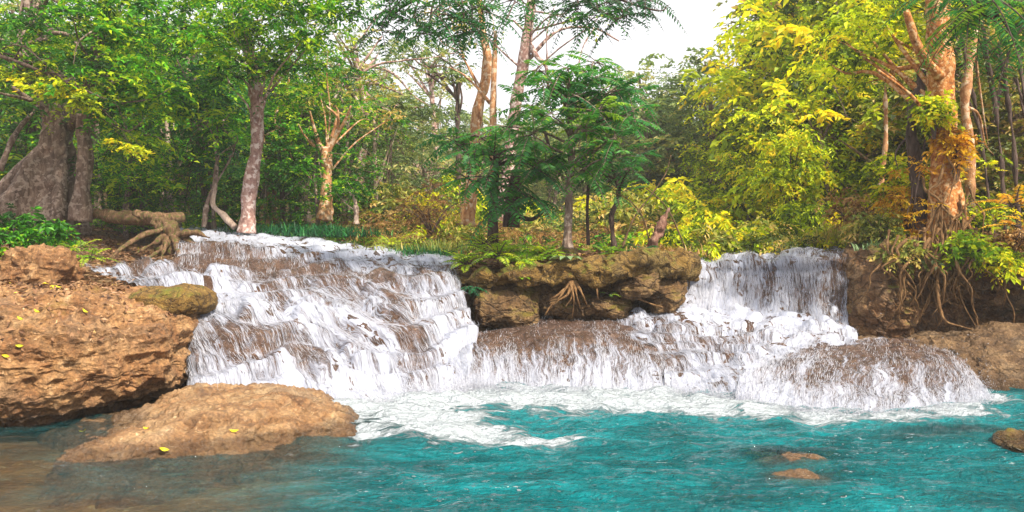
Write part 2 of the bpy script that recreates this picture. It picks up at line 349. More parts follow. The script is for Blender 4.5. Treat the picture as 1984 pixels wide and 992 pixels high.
# ------------------------------------------------------------------ ground (one sheet to the horizon)
def ground_z(x, y):
    x = np.asarray(x, float); y = np.asarray(y, float)
    shallow = sstep(0.7, -2.3, x + 0.10 * (y - 7) + 0.5 * np.sin(y * 1.1))
    bed = -1.5 + 1.28 * shallow
    lip = 17.4 - 2.6 * sstep(-4.6, -6.2, x) - 0.6 * sstep(7.5, 8.5, x)
    plateau = 1.45 + 0.02 * (y - 16)
    left = sstep(-1.0, -5.5, x) * (0.45 * sstep(15, 20, y) + 0.55 * sstep(18, 26, y)) + 0.8 * sstep(24, 60, y)
    leftb = sstep(-4.6, -7.5, x) * 0.25
    p = plateau + left + leftb
    xr = x - 0.30 * (y - 18)
    hillr = sstep(4.5, 27.0, x - 0.16 * (y - 18)) * 19 * sstep(16.8, 29, y) * (1 - 0.55 * sstep(30, 60, y))
    hillf = 13 * sstep(45, 140, y) + 6 * sstep(-8, -40, x) * sstep(20, 60, y)
    cor = sstep(-.56, -.46, x / np.maximum(y, 1)) * sstep(-.02, -.08, x / np.maximum(y, 1)) * sstep(14.5, 16, y) * sstep(32, 27, y); p = p - 0.38 * cor
    p = p - 0.28 * sstep(-4.2, -5.0, x) * sstep(15.5, 13.5, y)
    p = p + hillr + hillf + 0.08 * fbm(np.stack([x, y, 0 * x], -1), 0.9, 3)
    k = sstep(-0.35, 0.5, y - lip)
    kl = sstep(0, 2.2, y - (9.6 + 0.6 * (x + 6))) * sstep(-5.0, -6.6, x) * (0.93 + 0.07 * sstep(13, 16, y))   # left bank comes forward, under the boulder
    k = np.maximum(k, kl * 0.985)
    kr = sstep(11.9, 13.2, y) * sstep(6.2, 7.0, x); k = np.maximum(k, kr * 0.35)
    return bed * (1 - k) + p * k + 0.035 * fbm(np.stack([x, y, 0 * x + 4], -1), 1.7, 3) * (1 - k)

def axis(segs):
    out = []
    for a, b, s in segs: out.append(np.arange(a, b, s))
    return np.concatenate(out + [[segs[-1][1]]])
xs = axis([(-150, -30, 4), (-30, -12, 0.6), (-12, 12, 0.12), (12, 30, 0.5), (30, 150, 4)])
ys = axis([(-60, 0, 10), (0, 6, 1), (6, 22, 0.12), (22, 60, 0.8), (60, 180, 5)])
X, Y = np.meshgrid(xs, ys); Z = ground_z(X, Y)
def grid_faces(nr, nc):
    i = np.arange(nr - 1)[:, None] * nc; j = np.arange(nc - 1)[None]
    return np.stack([i + j, i + j + 1, i + nc + j + 1, i + nc + j], -1).reshape(-1, 4)
gf = grid_faces(len(ys), len(xs)); cy = (Y[:-1, :-1]).ravel(); cz = Z[:-1, :-1].ravel()
g = obj('ground', make_mesh('ground', np.stack([X, Y, Z], -1).reshape(-1, 3), gf, True, None, None, [M['soil'], M['bed']], (cz < 0.25).astype(int)))
tag(g, kind='structure')

# ------------------------------------------------------------------ rock ledges and the water running over them
def gridrock(ctrl, nu, nv, lump=0.08, lsc=1.2, fine=0.02, fsc=6.0, edge=1.0, seed=0.0, rim=0.0, step=0.0, sblend=0.7):
    """ctrl[row][col] = (px, py, d) -> displaced grid (nv, nu, 3), normals"""
    c = np.array([[P(*q) for q in row] for row in ctrl])
    g = cr(c, nv); g = np.swapaxes(cr(np.swapaxes(g, 0, 1), nu), 0, 1)
    def nrm(g):
        n = np.cross(np.gradient(g, axis=1), np.gradient(g, axis=0)); n = unit(n)
        s = np.sign((n * np.array([0, -0.7, 0.7])).sum(-1, keepdims=True)); return n * np.where(s == 0, 1, s)
    n = nrm(g)
    d = lump * fbm(g, lsc, 3, off=seed) + rim * ridged(g * np.array([0.6, 0.6, 3.0]), 1.6, 2, off=seed + 3)
    g2 = g + n * d[..., None]
    if step:
        q = g2 * np.array([.55, .55, 0]); t = g2[..., 2] / step + .9 * fbm(q, 1.0, 3, off=seed + 8); fr = t - np.floor(t)
        g2 = g2.copy(); g2[..., 2] += sblend * step * (sstep(.25, .75, fr) - fr) * sstep(-.1, .2, g2[..., 2])
    n2 = nrm(g2)
    g3 = g2 + n2 * (fine * (ridged(g2, fsc, 3, off=seed) - 0.3) + fine * 0.5 * fbm(g2, fsc * 3, 2))[..., None]
    return g3, g2, n2
def rock_solid(name, g3, mat, drop=1.2):
    nv, nu, _ = g3.shape; v = g3.reshape(-1, 3); f = grid_faces(nv, nu)
    b = np.concatenate([np.arange(nu), np.arange(1, nv) * nu + nu - 1, (nv - 1) * nu + np.arange(nu - 2, -1, -1), np.arange(nv - 2, 0, -1) * nu])
    low = v[b].copy(); low[:, 2] = np.minimum(low[:, 2] - drop, v[:, 2].min() - 0.3); m = len(v); k = len(b); i = np.arange(k); j = (i + 1) % k
    side = np.stack([b[i], m + i, m + j, b[j]], 1)
    c = low.mean(0)[None]; v = np.concatenate([v, low, c]); tri = np.stack([m + i, np.full(k, m + k), m + j, m + j], 1)
    f3 = np.concatenate([f[:, [0, 1, 2]], f[:, [0, 2, 3]], side[:, [0, 1, 2]], side[:, [0, 2, 3]], tri[:, :3]])
    return make_mesh(name, v, f3, True, None, None, mat)
def base_of(g): 
    p = g.reshape(-1, 3); return np.array([p[:, 0].mean(), p[:, 1].mean(), max(-0.2, p[:, 2].min())])

def ledge(ctrl, nu, nv, mat, label, cat='rock', name='rock_ledge', group=None, **kw):
    g3, g2, n2 = gridrock(ctrl, nu, nv, **kw)
    o = obj(name, rock_solid(name, g3, mat), None, base_of(g3)); tag(o, label, cat, group)
    return g3, g2, n2

def densgrid(vals, nu, nv):
    c = np.array(vals, float)[..., None]; g = cr(c, nv); g = np.swapaxes(cr(np.swapaxes(g, 0, 1), nu), 0, 1)
    return np.clip(g[..., 0], 0, 1.2)

def waterfall(g2, n2, dens, label, nstr, lift=0.03, group=None, slen=(0.06, 0.26), rise=0.05, flow_shift=0.0):
    nv, nu, _ = g2.shape
    ul = np.linalg.norm(np.diff(g2, axis=1), axis=-1).sum(1).mean(); dv = np.linalg.norm(np.diff(g2, axis=0), axis=-1)
    vv = np.concatenate([np.zeros((1, nu)), np.cumsum(dv, 0)], 0)
    uu = np.linspace(0, ul, nu)[None] + flow_shift * vv
    w = g2 + n2 * (lift + 0.018 * fbm(np.stack([uu * 5, vv * 1.0, uu * 0], -1), 1.3, 3))[..., None]
    uv = np.stack([uu + label.__len__() * 3.1, vv], -1)
    base = base_of(g2); e = empty('waterfall', base, label, 'waterfall', group)
    me = make_mesh('water_veil', w.reshape(-1, 3), grid_faces(nv, nu), True, {'dens': dens}, uv.reshape(-1, 2), M['fall'])
    obj('water_veil', me, e, base)
    # droplets and threads of white water, along the flow
    ns = nstr; strands = RNG.random(max(40, ns // 90)) 
    u = strands[RNG.integers(0, len(strands), ns)] + RNG.normal(0, 0.006, ns); mixu = RNG.random(ns) < 0.4; u = np.where(mixu, RNG.random(ns), u) % 1.0
    v = RNG.random(ns) * 0.985
    iu = u * (nu - 1.001); iv = v * (nv - 1.001); a, b = iu.astype(int), iv.astype(int); fu, fv = (iu - a)[:, None], (iv - b)[:, None]
    S = lambda G: (G[b, a] * (1 - fu) + G[b, np.minimum(a + 1, nu - 1)] * fu) * (1 - fv) + (G[np.minimum(b + 1, nv - 1), a] * (1 - fu) + G[np.minimum(b + 1, nv - 1), np.minimum(a + 1, nu - 1)] * fu) * fv
    dn = dens.reshape(nv, nu)[b, a]
    pn = fbm(np.stack([u * ul * 4, vv[b, a] * 0.8, u * 0], -1), 1.0, 2)
    keep = RNG.random(ns) < np.clip(dn * dn * 0.55 + 0.35 * pn, 0.01, 1)
    pos, nn = S(w)[keep], unit(S(n2)[keep]); dnk = dn[keep]
    fl = np.gradient(g2, axis=0); us = np.gradient(g2, axis=1); fl = unit(unit(fl) - flow_shift * unit(us)); fd = unit(fl[b, a][keep]); k = len(pos)
    fd = unit(fd + RNG.normal(0, 0.09, (k, 3)))
    L = RNG.uniform(slen[0], slen[1], k)[:, None] * (0.6 + 0.6 * dnk[:, None]); W = RNG.uniform(0.0016, 0.0048, k)[:, None]
    side = unit(np.cross(fd, nn + RNG.normal(0, .5, (k, 3)))); up = np.cross(side, fd)
    pos = pos + nn * (RNG.random(k) ** 2.5 * rise * (0.4 + dnk))[:, None]
    q = np.stack([pos - fd * L * .5, pos + side * W, pos + fd * L * .5, pos - side * W, pos + up * W], 1).reshape(-1, 3)
    i = np.arange(k)[:, None] * 5
    f = np.concatenate([i + np.array([[0, 1, 4]]), i + np.array([[1, 2, 4]]), i + np.array([[2, 3, 4]]), i + np.array([[3, 0, 4]])])
    obj('water_threads', make_mesh('water_threads', q, f, False, None, None, M['foam']), e, base)
    return e

# left broad cascade
CL = [[(150, 522, 17.2), (300, 526, 16.6), (450, 524, 16.6), (600, 527, 16.7), (750, 532, 16.7), (890, 541, 16.6)],
      [(190, 535, 15.6), (330, 542, 14.6), (450, 538, 15.0), (600, 541, 15.2), (750, 546, 15.3), (893, 553, 15.3)],
      [(290, 570, 14.0), (375, 592, 13.0), (490, 590, 13.6), (640, 600, 14.0), (790, 596, 14.3), (907, 592, 14.95)],
      [(300, 586, 13.3), (378, 604, 12.45), (490, 606, 12.9), (640, 618, 13.2), (790, 616, 13.7), (910, 612, 14.7)],
      [(350, 650, 12.2), (392, 665, 11.8), (530, 670, 12.2), (700, 680, 12.6), (835, 668, 13.1), (922, 648, 14.0)],
      [(370, 745, 11.2), (415, 752, 11.0), (560, 762, 11.3), (720, 772, 11.25), (855, 758, 11.85), (905, 748, 12.2)],
      [(372, 850, 10.6), (420, 850, 10.4), (565, 850, 10.6), (725, 850, 10.7), (860, 830, 11.3), (915, 810, 11.9)]]
g3, g2, n2 = ledge(CL, 300, 190, M['wet'], 'broad wet brown rock ledge beneath the wide left cascade', lump=0.15, lsc=1.2, fine=0.022, rim=0.04, seed=1, step=.36, sblend=.95)
D = densgrid([[.45, .40, .45, .45, .45, .45], [.75, .72, .64, .64, .66, .7], [.7, .82, .72, .72, .7, .72], [.8, .75, .8, .8, .75, .75], [.6, .50, .50, .66, .80, .85], [.8, .80, .95, .85, 1, 1.1], [1, 1.1, 1.1, 1.1, 1.1, 1.1]], 300, 190)
D += 0.22 * fbm(np.stack(np.meshgrid(np.linspace(0, 8, 300), np.linspace(0, 1.2, 190)) + [np.zeros((190, 300))], -1), 1.0, 3)
waterfall(g2, n2, np.clip(D, 0, 1.2), 'widest white cascade, spilling down the left rock slope into the pool', 60000, flow_shift=-0.25)
# upper left rapids and step
CU = [[(330, 434, 30), (480, 450, 24.5), (600, 466, 21.6), (720, 482, 20.2), (890, 503, 19.2)],
      [(350, 458, 19), (450, 462, 19.3), (570, 473, 19.2), (710, 490, 18.8), (888, 511, 18.2)],
      [(343, 473, 17.4), (450, 476, 17.6), (570, 487, 17.8), (720, 505, 17.8), (890, 522, 17.4)],
      [(338, 500, 17.0), (450, 505, 17.1), (580, 510, 17.3), (740, 519, 17.3), (890, 530, 17.1)],
      [(334, 530, 16.6), (450, 534, 16.6), (585, 534, 16.8), (745, 538, 16.8), (890, 546, 16.6)]]
g3, g2, n2 = ledge(CU, 220, 120, M['wet'], 'low stepped rock shelf behind and above the wide left cascade', lump=0.06, lsc=1.5, fine=0.025, seed=5, step=.25, sblend=.7)
D = densgrid([[.9, .9, .9, .9, .8], [.95, .95, 1, .95, .8], [.6, .55, .8, .8, .6], [.5, .45, .5, .75, .6], [.2, .2, .3, .5, .4]], 220, 120)
waterfall(g2, n2, D, 'shallow upper rapids sliding over the low step behind the wide cascade', 26000, lift=0.025)
# left side trickle above boulder
# right upper fall
CR = [[(1290, 510, 20), (1440, 497, 21), (1540, 490, 21), (1650, 482, 20)],
      [(1322, 511, 16.7), (1440, 506, 16.7), (1530, 498, 16.6), (1645, 490, 16.5)],
      [(1325, 530, 16.25), (1440, 531, 16.3), (1535, 528, 16.25), (1642, 526, 16.1)],
      [(1322, 572, 16.0), (1440, 575, 16.1), (1540, 578, 15.95), (1640, 583, 15.8)],
      [(1318, 618, 15.5), (1440, 624, 15.6), (1545, 634, 15.5), (1645, 646, 15.3)]]
g3, g2, n2 = ledge(CR, 170, 130, M['wet'], 'dark wet rock wall behind the tall right waterfall', lump=0.12, lsc=1.4, fine=0.03, seed=9)
D = densgrid([[.6, .6, .7, .7], [.85, .7, .7, .55], [.95, .62, .62, .5], [1.0, .7, .6, .5], [1.1, 1.1, .95, .8]], 170, 130)
waterfall(g2, n2, D, 'tall steep waterfall curtain on the right, beside the root bank', 30000, slen=(0.08, 0.32))
# middle right rapids
CM = [[(1180, 632, 15.3), (1300, 602, 15.8), (1440, 604, 15.9), (1560, 618, 15.7), (1660, 640, 15.4)],
      [(1185, 644, 14.5), (1300, 630, 14.8), (1430, 630, 14.8), (1550, 640, 14.6), (1660, 657, 14.4)],
      [(1225, 668, 13.7), (1310, 660, 13.9), (1420, 660, 13.9), (1500, 668, 13.8), (1640, 672, 13.8)],
      [(1275, 700, 13.0), (1340, 700, 13.0), (1420, 700, 12.9), (1500, 702, 12.8), (1600, 704, 12.9)],
      [(1290, 752, 12.2), (1365, 758, 11.9), (1440, 765, 11.6), (1530, 775, 11.4), (1620, 770, 11.8)],
      [(1290, 830, 11.9), (1365, 830, 11.6), (1440, 840, 11.2), (1530, 850, 11.0), (1620, 850, 11.5)]]
g3, g2, n2 = ledge(CM, 220, 150, M['wet'], 'stepped rock mound under the foaming rapids below the tall waterfall', lump=0.12, lsc=1.7, fine=0.03, rim=0.04, seed=13, step=.22, sblend=.8)
D = densgrid([[.45, 1, 1, 1, .9], [.62, .7, .9, .8, .7], [.62, .62, .62, .8, .8], [.3, .75, .75, .8, .7], [.95, 1, 1, 1, 1], [1, 1, 1, 1, 1]], 220, 150)
waterfall(g2, n2, D, 'foaming rapids tumbling between the tall waterfall and the two domes', 30000, flow_shift=-0.2)
# centre dome
CC = [[(840, 660, 14.9), (960, 641, 15.1), (1060, 624, 15.5), (1180, 620, 15.4), (1280, 655, 14.7)],
      [(850, 675, 14.0), (960, 655, 14.2), (1060, 641, 14.3), (1180, 642, 14.2), (1300, 678, 13.8)],
      [(866, 692, 13.2), (960, 676, 13.3), (1070, 663, 13.3), (1190, 668, 13.3), (1312, 703, 13.0)],
      [(880, 716, 12.6), (965, 706, 12.75), (1075, 695, 12.75), (1195, 704, 12.7), (1316, 724, 12.6)],
      [(886, 752, 12.25), (968, 752, 12.3), (1078, 752, 12.3), (1198, 754, 12.25), (1318, 757, 12.1)],
      [(886, 830, 12.1), (968, 830, 12.2), (1078, 830, 12.2), (1198, 830, 12.1), (1318, 840, 12.0)]]
g3, g2, n2 = ledge(CC, 220, 150, M['wet'], 'low rounded brown rock dome at the centre, below the mossy bank', lump=0.06, lsc=1.6, fine=0.02, seed=21)
D = densgrid([[.8, .45, .35, .4, .35], [.8, .42, .3, .45, .42], [.8, .45, .38, .52, .38], [.8, .66, .6, .66, .64], [.9, .8, .75, .8, .9], [1, 1, 1, 1, 1]], 220, 150)
waterfall(g2, n2, D, 'thin lacy veil of water over the centre rock dome', 22000)
# right dome
CD = [[(1470, 690, 13.6), (1580, 668, 14.2), (1700, 662, 14.5), (1800, 664, 14.5), (1850, 680, 13.9)],
      [(1462, 700, 12.9), (1570, 683, 13.1), (1700, 678, 13.3), (1810, 684, 13.0), (1868, 704, 12.7)],
      [(1446, 718, 12.1), (1558, 702, 12.3), (1700, 698, 12.4), (1828, 708, 12.1), (1886, 728, 12.0)],
      [(1432, 746, 11.6), (1552, 740, 11.5), (1700, 740, 11.4), (1840, 746, 11.4), (1900, 752, 11.6)],
      [(1426, 772, 11.2), (1550, 788, 10.75), (1700, 793, 10.6), (1850, 785, 10.85), (1908, 772, 11.3)],
      [(1420, 850, 11.0), (1550, 870, 10.5), (1700, 880, 10.4), (1855, 860, 10.6), (1915, 850, 11.1)]]
g3, g2, n2 = ledge(CD, 260, 150, M['wet'], 'large rounded rock dome low on the right, draped in water', lump=0.06, lsc=1.8, fine=0.02, seed=27)
D = densgrid([[.8, .7, .6, .4, .2], [.85, .48, .35, .35, .35], [.9, .55, .5, .52, .58], [.9, .6, .58, .62, .66], [1, .8, .75, .75, .85], [1, 1, 1, 1, 1]], 260, 150)
waterfall(g2, n2, D, 'lacy water draping the large dome on the right', 32000)

# island bank between the falls
CI = [[(860, 525, 18.6), (1000, 500, 19), (1100, 494, 19), (1220, 492, 19), (1345, 502, 18.6)],
      [(880, 545, 16.4), (1000, 527, 16.0), (1100, 517, 15.8), (1220, 503, 15.6), (1335, 510, 16.2)],
      [(900, 562, 16.2), (1000, 556, 15.8), (1100, 548, 15.6), (1220, 532, 15.5), (1332, 538, 16.1)],
      [(918, 592, 16.2), (1000, 592, 16.1), (1100, 588, 16.3), (1220, 575, 16.2), (1326, 575, 16.3)],
      [(922, 645, 15.5), (1010, 640, 15.7), (1100, 630, 15.9), (1220, 618, 16.0), (1322, 618, 15.9)]]
ledge(CI, 260, 160, M['bank'], 'brown mossy rock bank between the left cascade and the right waterfall', cat='rock bank', name='rock_bank', lump=0.16, lsc=1.6, fine=0.05, fsc=4, seed=31)
# right bank
CK = [[(1625, 488, 19), (1720, 478, 19), (1850, 462, 19), (2120, 440, 19)],
      [(1632, 494, 16.4), (1720, 492, 15.9), (1810, 497, 15.5), (2120, 495, 15.4)],
      [(1634, 530, 16.0), (1720, 535, 15.2), (1800, 555, 15.6), (2120, 550, 16.0)],
      [(1640, 582, 15.8), (1740, 592, 15.0), (1815, 598, 16.2), (2120, 600, 16.8)],
      [(1650, 648, 15.6), (1750, 636, 15.3), (1825, 650, 16.2), (2120, 650, 16.6)]]
ledge(CK, 260, 150, M['orange'], 'tan rock wall under the tangled roots at the right', cat='rock bank', name='rock_bank', lump=0.2, lsc=1.3, fine=0.05, fsc=3.5, seed=37)
CJ = [[(1630, 655, 15.5), (1740, 650, 15.7), (1850, 640, 15.7), (1930, 622, 15.6), (2120, 640, 15.6)],
      [(1640, 668, 14.7), (1750, 663, 14.6), (1845, 652, 14.2), (1905, 640, 13.9), (2120, 650, 13.6)],
      [(1700, 684, 13.9), (1790, 672, 13.7), (1862, 668, 13.4), (1930, 665, 13.1), (2120, 685, 12.8)],
      [(1750, 706, 13.2), (1810, 706, 13.1), (1885, 712, 12.8), (1950, 718, 12.5), (2120, 730, 12.2)],
      [(1780, 760, 12.3), (1830, 760, 12.3), (1895, 760, 12.2), (1955, 760, 12.1), (2120, 770, 11.8)]]
ledge(CJ, 220, 120, M['bank2'], 'bare brown rock slab at the right edge, beside the right dome', name='rock_slab', lump=0.08, lsc=1.6, fine=0.03, seed=41)
# flat rock in front of boulder
CF = [[(60, 850, 9.9), (240, 800, 10.2), (380, 752, 10.8), (500, 746, 11.0), (600, 757, 10.9), (700, 800, 10.5)],
      [(125, 852, 9.1), (250, 818, 9.3), (380, 772, 9.8), (500, 757, 10.1), (600, 766, 10.1), (692, 815, 9.7)],
      [(120, 868, 8.6), (250, 836, 8.7), (385, 803, 8.9), (500, 790, 9.2), (612, 790, 9.5), (700, 832, 9.3)],
      [(112, 890, 8.1), (250, 868, 8.15), (390, 848, 8.35), (500, 832, 8.65), (618, 820, 9.05), (706, 846, 9.0)],
      [(100, 915, 7.8), (250, 902, 7.9), (392, 890, 8.1), (505, 872, 8.5), (622, 850, 8.9), (712, 860, 8.9)],
      [(60, 990, 7.25), (240, 990, 7.3), (392, 970, 7.55), (508, 945, 7.95), (632, 915, 8.4), (725, 900, 8.6)]]
FG, _, FN = ledge(CF, 260, 150, M['slab'], 'low flat tan rock shelf lying in the water before the big boulder', name='flat_rock', lump=0.07, lsc=1.8, fine=0.035, fsc=5, seed=45)

def blob(name, c, r, mat, label, cat='rock', amp=0.12, lsc=1.0, fine=0.03, fsc=5, power=2.6, seed=0.0, sub=200, flat=None, rot=0.0, group=None, rim=0.0):
    th = np.linspace(0, 2 * math.pi, sub + 1)[:-1]; ph = np.linspace(-math.pi / 2, math.pi / 2, sub // 2)
    T, Ph = np.meshgrid(th, ph)
    d = np.stack([np.cos(Ph) * np.cos(T), np.cos(Ph) * np.sin(T), np.sin(Ph)], -1)
    k = (np.abs(d) ** power).sum(-1) ** (-1 / power); s = d * k[..., None]
    s = s * np.asarray(r); cr_, sr = math.cos(rot), math.sin(rot)
    s = np.stack([s[..., 0] * cr_ - s[..., 1] * sr, s[..., 0] * sr + s[..., 1] * cr_, s[..., 2]], -1)
    if flat: s = flat(s)
    p = s + np.asarray(c); n = unit(s / np.asarray(r) ** 1.5)
    p = p + n * (amp * fbm(p, lsc, 4, off=seed))[..., None]
    p = p + n * (fine * (ridged(p * np.array([1, 1, 1.6]), fsc, 4, off=seed) - .4) + rim * ridged(p * np.array([.5, .5, 2.2]), 2.0, 2))[..., None]
    v = p.reshape(-1, 3); nr, nc = p.shape[:2]
    i = np.arange(nr - 1)[:, None] * nc; j = np.arange(nc)[None]; kk = (j + 1) % nc
    f = np.stack([i + j, i + kk, i + nc + kk, i + nc + j], -1).reshape(-1, 4)
    me = make_mesh(name, v, f, True, None, None, mat)
    o = obj(name, me, None, np.array([c[0], c[1], v[:, 2].min()])); tag(o, label, cat, group)
    return p, n, o

def boulder_shape(s):
    z = s[..., 2]; x = s[..., 0]; y = s[..., 1]
    under = np.clip((-z - 0.15) / 0.8, 0, 1)                       # undercut toward the water, more at the left
    k = 1 - 0.42 * under * sstep(0.9, -1.6, x)
    z2 = z + 0.22 * sstep(0.8, -2.2, x) * under * 1.5
    top = sstep(0.2, 0.9, z / 0.95); z3 = z2 - 0.10 * top * sstep(0.5, 2.2, x)
    return np.stack([x, y * k, z3], -1)
BP, BN, _o = blob('boulder', (-6.95, 11.5, 0.74), (2.2, 2.3, 0.86), M['boulder'], 'huge rounded tan boulder strewn with dead leaves at the left',
     'boulder', amp=0.17, lsc=0.8, fine=0.06, fsc=3.6, power=2.7, seed=51, sub=640, flat=boulder_shape, rim=0.02)
c = P(350, 588, 12.0)
blob('mossy_rock', (c[0] - .25, c[1] + .3, c[2]), (0.62, 0.75, 0.27), M['mossrock'], 'smooth moss-covered rock knob on the right shoulder of the big boulder', 'rock', amp=0.05, lsc=2, fine=0.015, seed=53, sub=160)
c = P(85, 522, 13.6)
blob('rock', (c[0], c[1], c[2]), (0.58, 0.5, 0.36), M['boulder'], 'rough brown rock below the ferns behind the big boulder', 'rock', amp=0.16, lsc=2, fine=0.05, seed=57, sub=160)
c = P(1985, 868, 8.6)
blob('rock', (c[0], c[1], 0.0), (0.33, 0.3, 0.10), M['mossrock'], 'small yellow-brown rock rising from the pool at the right edge', 'rock', amp=0.06, lsc=3, fine=0.02, seed=59, sub=120)
SUNK = []
for (px, py, rx, ry, lab) in ((1530, 885, .42, .22, 'submerged tan rock under the turquoise water, the wider of two'), (1552, 925, .33, .2, 'submerged pinkish rock nearest the camera in the pool')):
    d = 3300 / (py - 480.0); c = P(px, py, d)
    SUNK.append((c[0], c[1], rx * 1.35, ry * 1.5, .8))
    blob('rock', (c[0], c[1], -0.115), (rx, ry, 0.115), M['slab'], lab, 'rock', amp=0.05, lsc=3, fine=0.025, seed=61 + px, sub=120)
c = P(1820, 835, 9.3); SUNK.append((c[0], c[1], .95, .3, .55))
blob('rock', (c[0], c[1], -0.2), (.95, .25, 0.15), M['bed'], 'long pale ridge of rock sunk under the water near the right edge', 'rock', amp=0.05, lsc=2, fine=0.02, seed=77, sub=120, rot=-.25)
# rocks in the hollow of the island bank
for (px, py, d, rx, rz, lab) in ((985, 600, 15.6, .62, .40, 'round brown rock low in the left of the mossy bank'), (1075, 592, 15.9, .4, .28, 'small brown rock behind the hanging roots of the bank'),
                            (1165, 598, 15.7, .45, .2, 'flat brown rock under the overhang, middle of the bank'), (1235, 552, 15.5, .42, .24, 'yellowish rock tucked under the mossy overhang'),
                            (1290, 572, 15.7, .36, .32, 'dark tan rock at the end of the bank beside the tall waterfall')):
    blob('rock', P(px, py, d), (rx, .5, rz), M['bank'], lab, 'rock', amp=0.12, lsc=2, fine=0.04, seed=px * .1, sub=140, group='rocks in the island bank')
# overhanging root mat
mb = MB(); pts = [P(x, y, d) for x, y, d in ((880, 548, 16.2), (940, 540, 15.7), (1010, 532, 15.4), (1090, 528, 15.3), (1180, 520, 15.2), (1260, 512, 15.2), (1330, 518, 15.7), (1345, 540, 16.2))]
v, f = tube(pts, [.05, .13, .2, .2, .26, .27, .24, .12], 40, 200, rough=0.13, rsc=3.5); v = v + (fbm(v, 9, 3) * 0.03)[:, None]
mb.add(v, f); o = obj('root_mat', mb.mesh('root_mat', M['mossrock']), None, P(1100, 560, 15.5)); tag(o, 'mossy golden overhang of matted roots along the bank top', 'root mat')

# ------------------------------------------------------------------ pool
px_ = np.arange(-16, 16.01, 0.05); py_ = np.concatenate([np.arange(-4, 5.5, 0.25), np.arange(5.5, 14.4, 0.04)])
X, Y = np.meshgrid(px_, py_); Zq = np.zeros_like(X); p3 = np.stack([X, Y * 1.8, Zq], -1)
Zw = 0.04 * fbm(p3, .8, 2) + 0.022 * fbm(p3 + 5, 2.6, 3) + 0.014 * ridged(p3 + 9, 1.8, 2) + 0.006 * ridged(p3 + 3, 5.5, 2)
foam = np.zeros_like(X)
for (fx, fy, rx, ry, a) in ((560, 775, 110, 30, 1.1), (680, 785, 110, 34, 1.15), (760, 830, 120, 30, .72), (800, 785, 130, 34, 1.1), (900, 768, 120, 30, 1.15), (880, 838, 190, 22, .86), (1040, 850, 140, 15, .8), (820, 815, 160, 24, .95), (720, 838, 50, 22, .8), (930, 758, 70, 13, 1.1), (1030, 758, 90, 13, 1.1), (1150, 758, 90, 13, 1.1), (1270, 760, 80, 13, 1.1), (1480, 782, 80, 10, .95), (1920, 775, 50, 9, .8), (1000, 775, 130, 26, 1.0),
        (1120, 775, 130, 24, 1.0), (1240, 778, 130, 24, .9), (1360, 782, 120, 26, 1.0), (1470, 792, 120, 20, .8), (1600, 803, 130, 17, .78), (1720, 805, 130, 17, .75), (1850, 797, 110, 17, .78), (1960, 785, 60, 12, .55), (165, 908, 60, 12, .42), (1090, 800, 260, 26, .42), (600, 855, 60, 8, .4)):
    d0 = 3300 / (fy - 480.0); c = P(fx, fy, d0); sx = rx / F * d0; sy = d0 * d0 / 3300 * ry
    foam = np.maximum(foam, a * np.exp(-(((X - c[0]) / sx) ** 2 + ((Y - c[1]) / sy) ** 2) * 0.9))
depth = np.maximum(0.02, -ground_z(X, Y)); milk = 1 - np.exp(-np.maximum(0, depth - 0.16) * 3.2)
for (cx_, cy_, rx_, ry_, k_) in SUNK: milk = milk * (1 - k_ * np.exp(-((((X - cx_) / rx_) ** 2 + ((Y - cy_) / ry_) ** 2) ** 1.5)))
Zw = Zw * (1 + foam) + 0.05 * np.clip(foam - .3, 0, 1) * fbm(p3, 4, 3)
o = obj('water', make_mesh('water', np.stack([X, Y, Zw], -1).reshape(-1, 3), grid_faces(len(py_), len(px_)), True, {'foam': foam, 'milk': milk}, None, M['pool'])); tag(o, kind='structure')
# spray thrown up where falls meet the pool
ns = 60000; t = RNG.random(ns) ** 1.25
edge = cr(np.array([P(x, y, 3300 / (y - 480.0)) for x, y in ((430, 765), (560, 775), (720, 785), (860, 768), (915, 752), (1000, 755), (1150, 755), (1320, 760), (1420, 776), (1550, 796), (1700, 802), (1850, 793), (1920, 776))]), 400)
e = edge[(t * 399).astype(int)]; hgt = RNG.exponential(0.07, ns) * (1 + 1.2 * (vnoise(np.stack([t * 60, t * 0, t * 0], -1)) > 0))
p = e + np.stack([RNG.normal(0, .05, ns), -np.abs(RNG.normal(0, .16, ns)) + .1, hgt], -1)
s = RNG.uniform(.003, .009, ns)[:, None]; a = unit(RNG.normal(0, 1, (ns, 3))) * s; b = unit(RNG.normal(0, 1, (ns, 3))) * s; c2 = unit(RNG.normal(0, 1, (ns, 3))) * s
q = np.stack([p + a, p + b, p + c2, p - a], 1).reshape(-1, 3); i = np.arange(ns)[:, None] * 4
f = np.concatenate([i + np.array([[0, 1, 2]]), i + np.array([[0, 1, 3]]), i + np.array([[1, 2, 3]]), i + np.array([[0, 2, 3]])])
o = obj('spray', make_mesh('spray', q, f, False, None, None, M['foam'])); tag(o, 'white droplets thrown up where the falls meet the pool', 'spray', kind='stuff')

# ------------------------------------------------------------------ foliage builders
def leaves(c, d, nrm, L, W, tint, mb, fold=0.25, curl=0.15):
    """c base, d direction, nrm leaf normal, L, W arrays"""
    d = unit(d); s = unit(np.cross(d, nrm)); u = np.cross(s, d); L = L[:, None]; W = W[:, None]
    mid = c + d * L * 0.5; tip = c + d * L - u * L * curl
    v = np.stack([c, mid + s * W * .5 + u * W * fold, tip, mid - s * W * .5 + u * W * fold], 1).reshape(-1, 3)
    i = np.arange(len(c))[:, None] * 4; f = np.concatenate([i + np.array([[0, 1, 2]]), i + np.array([[0, 2, 3]])])
    mb.add(v, f, np.repeat(tint, 4))

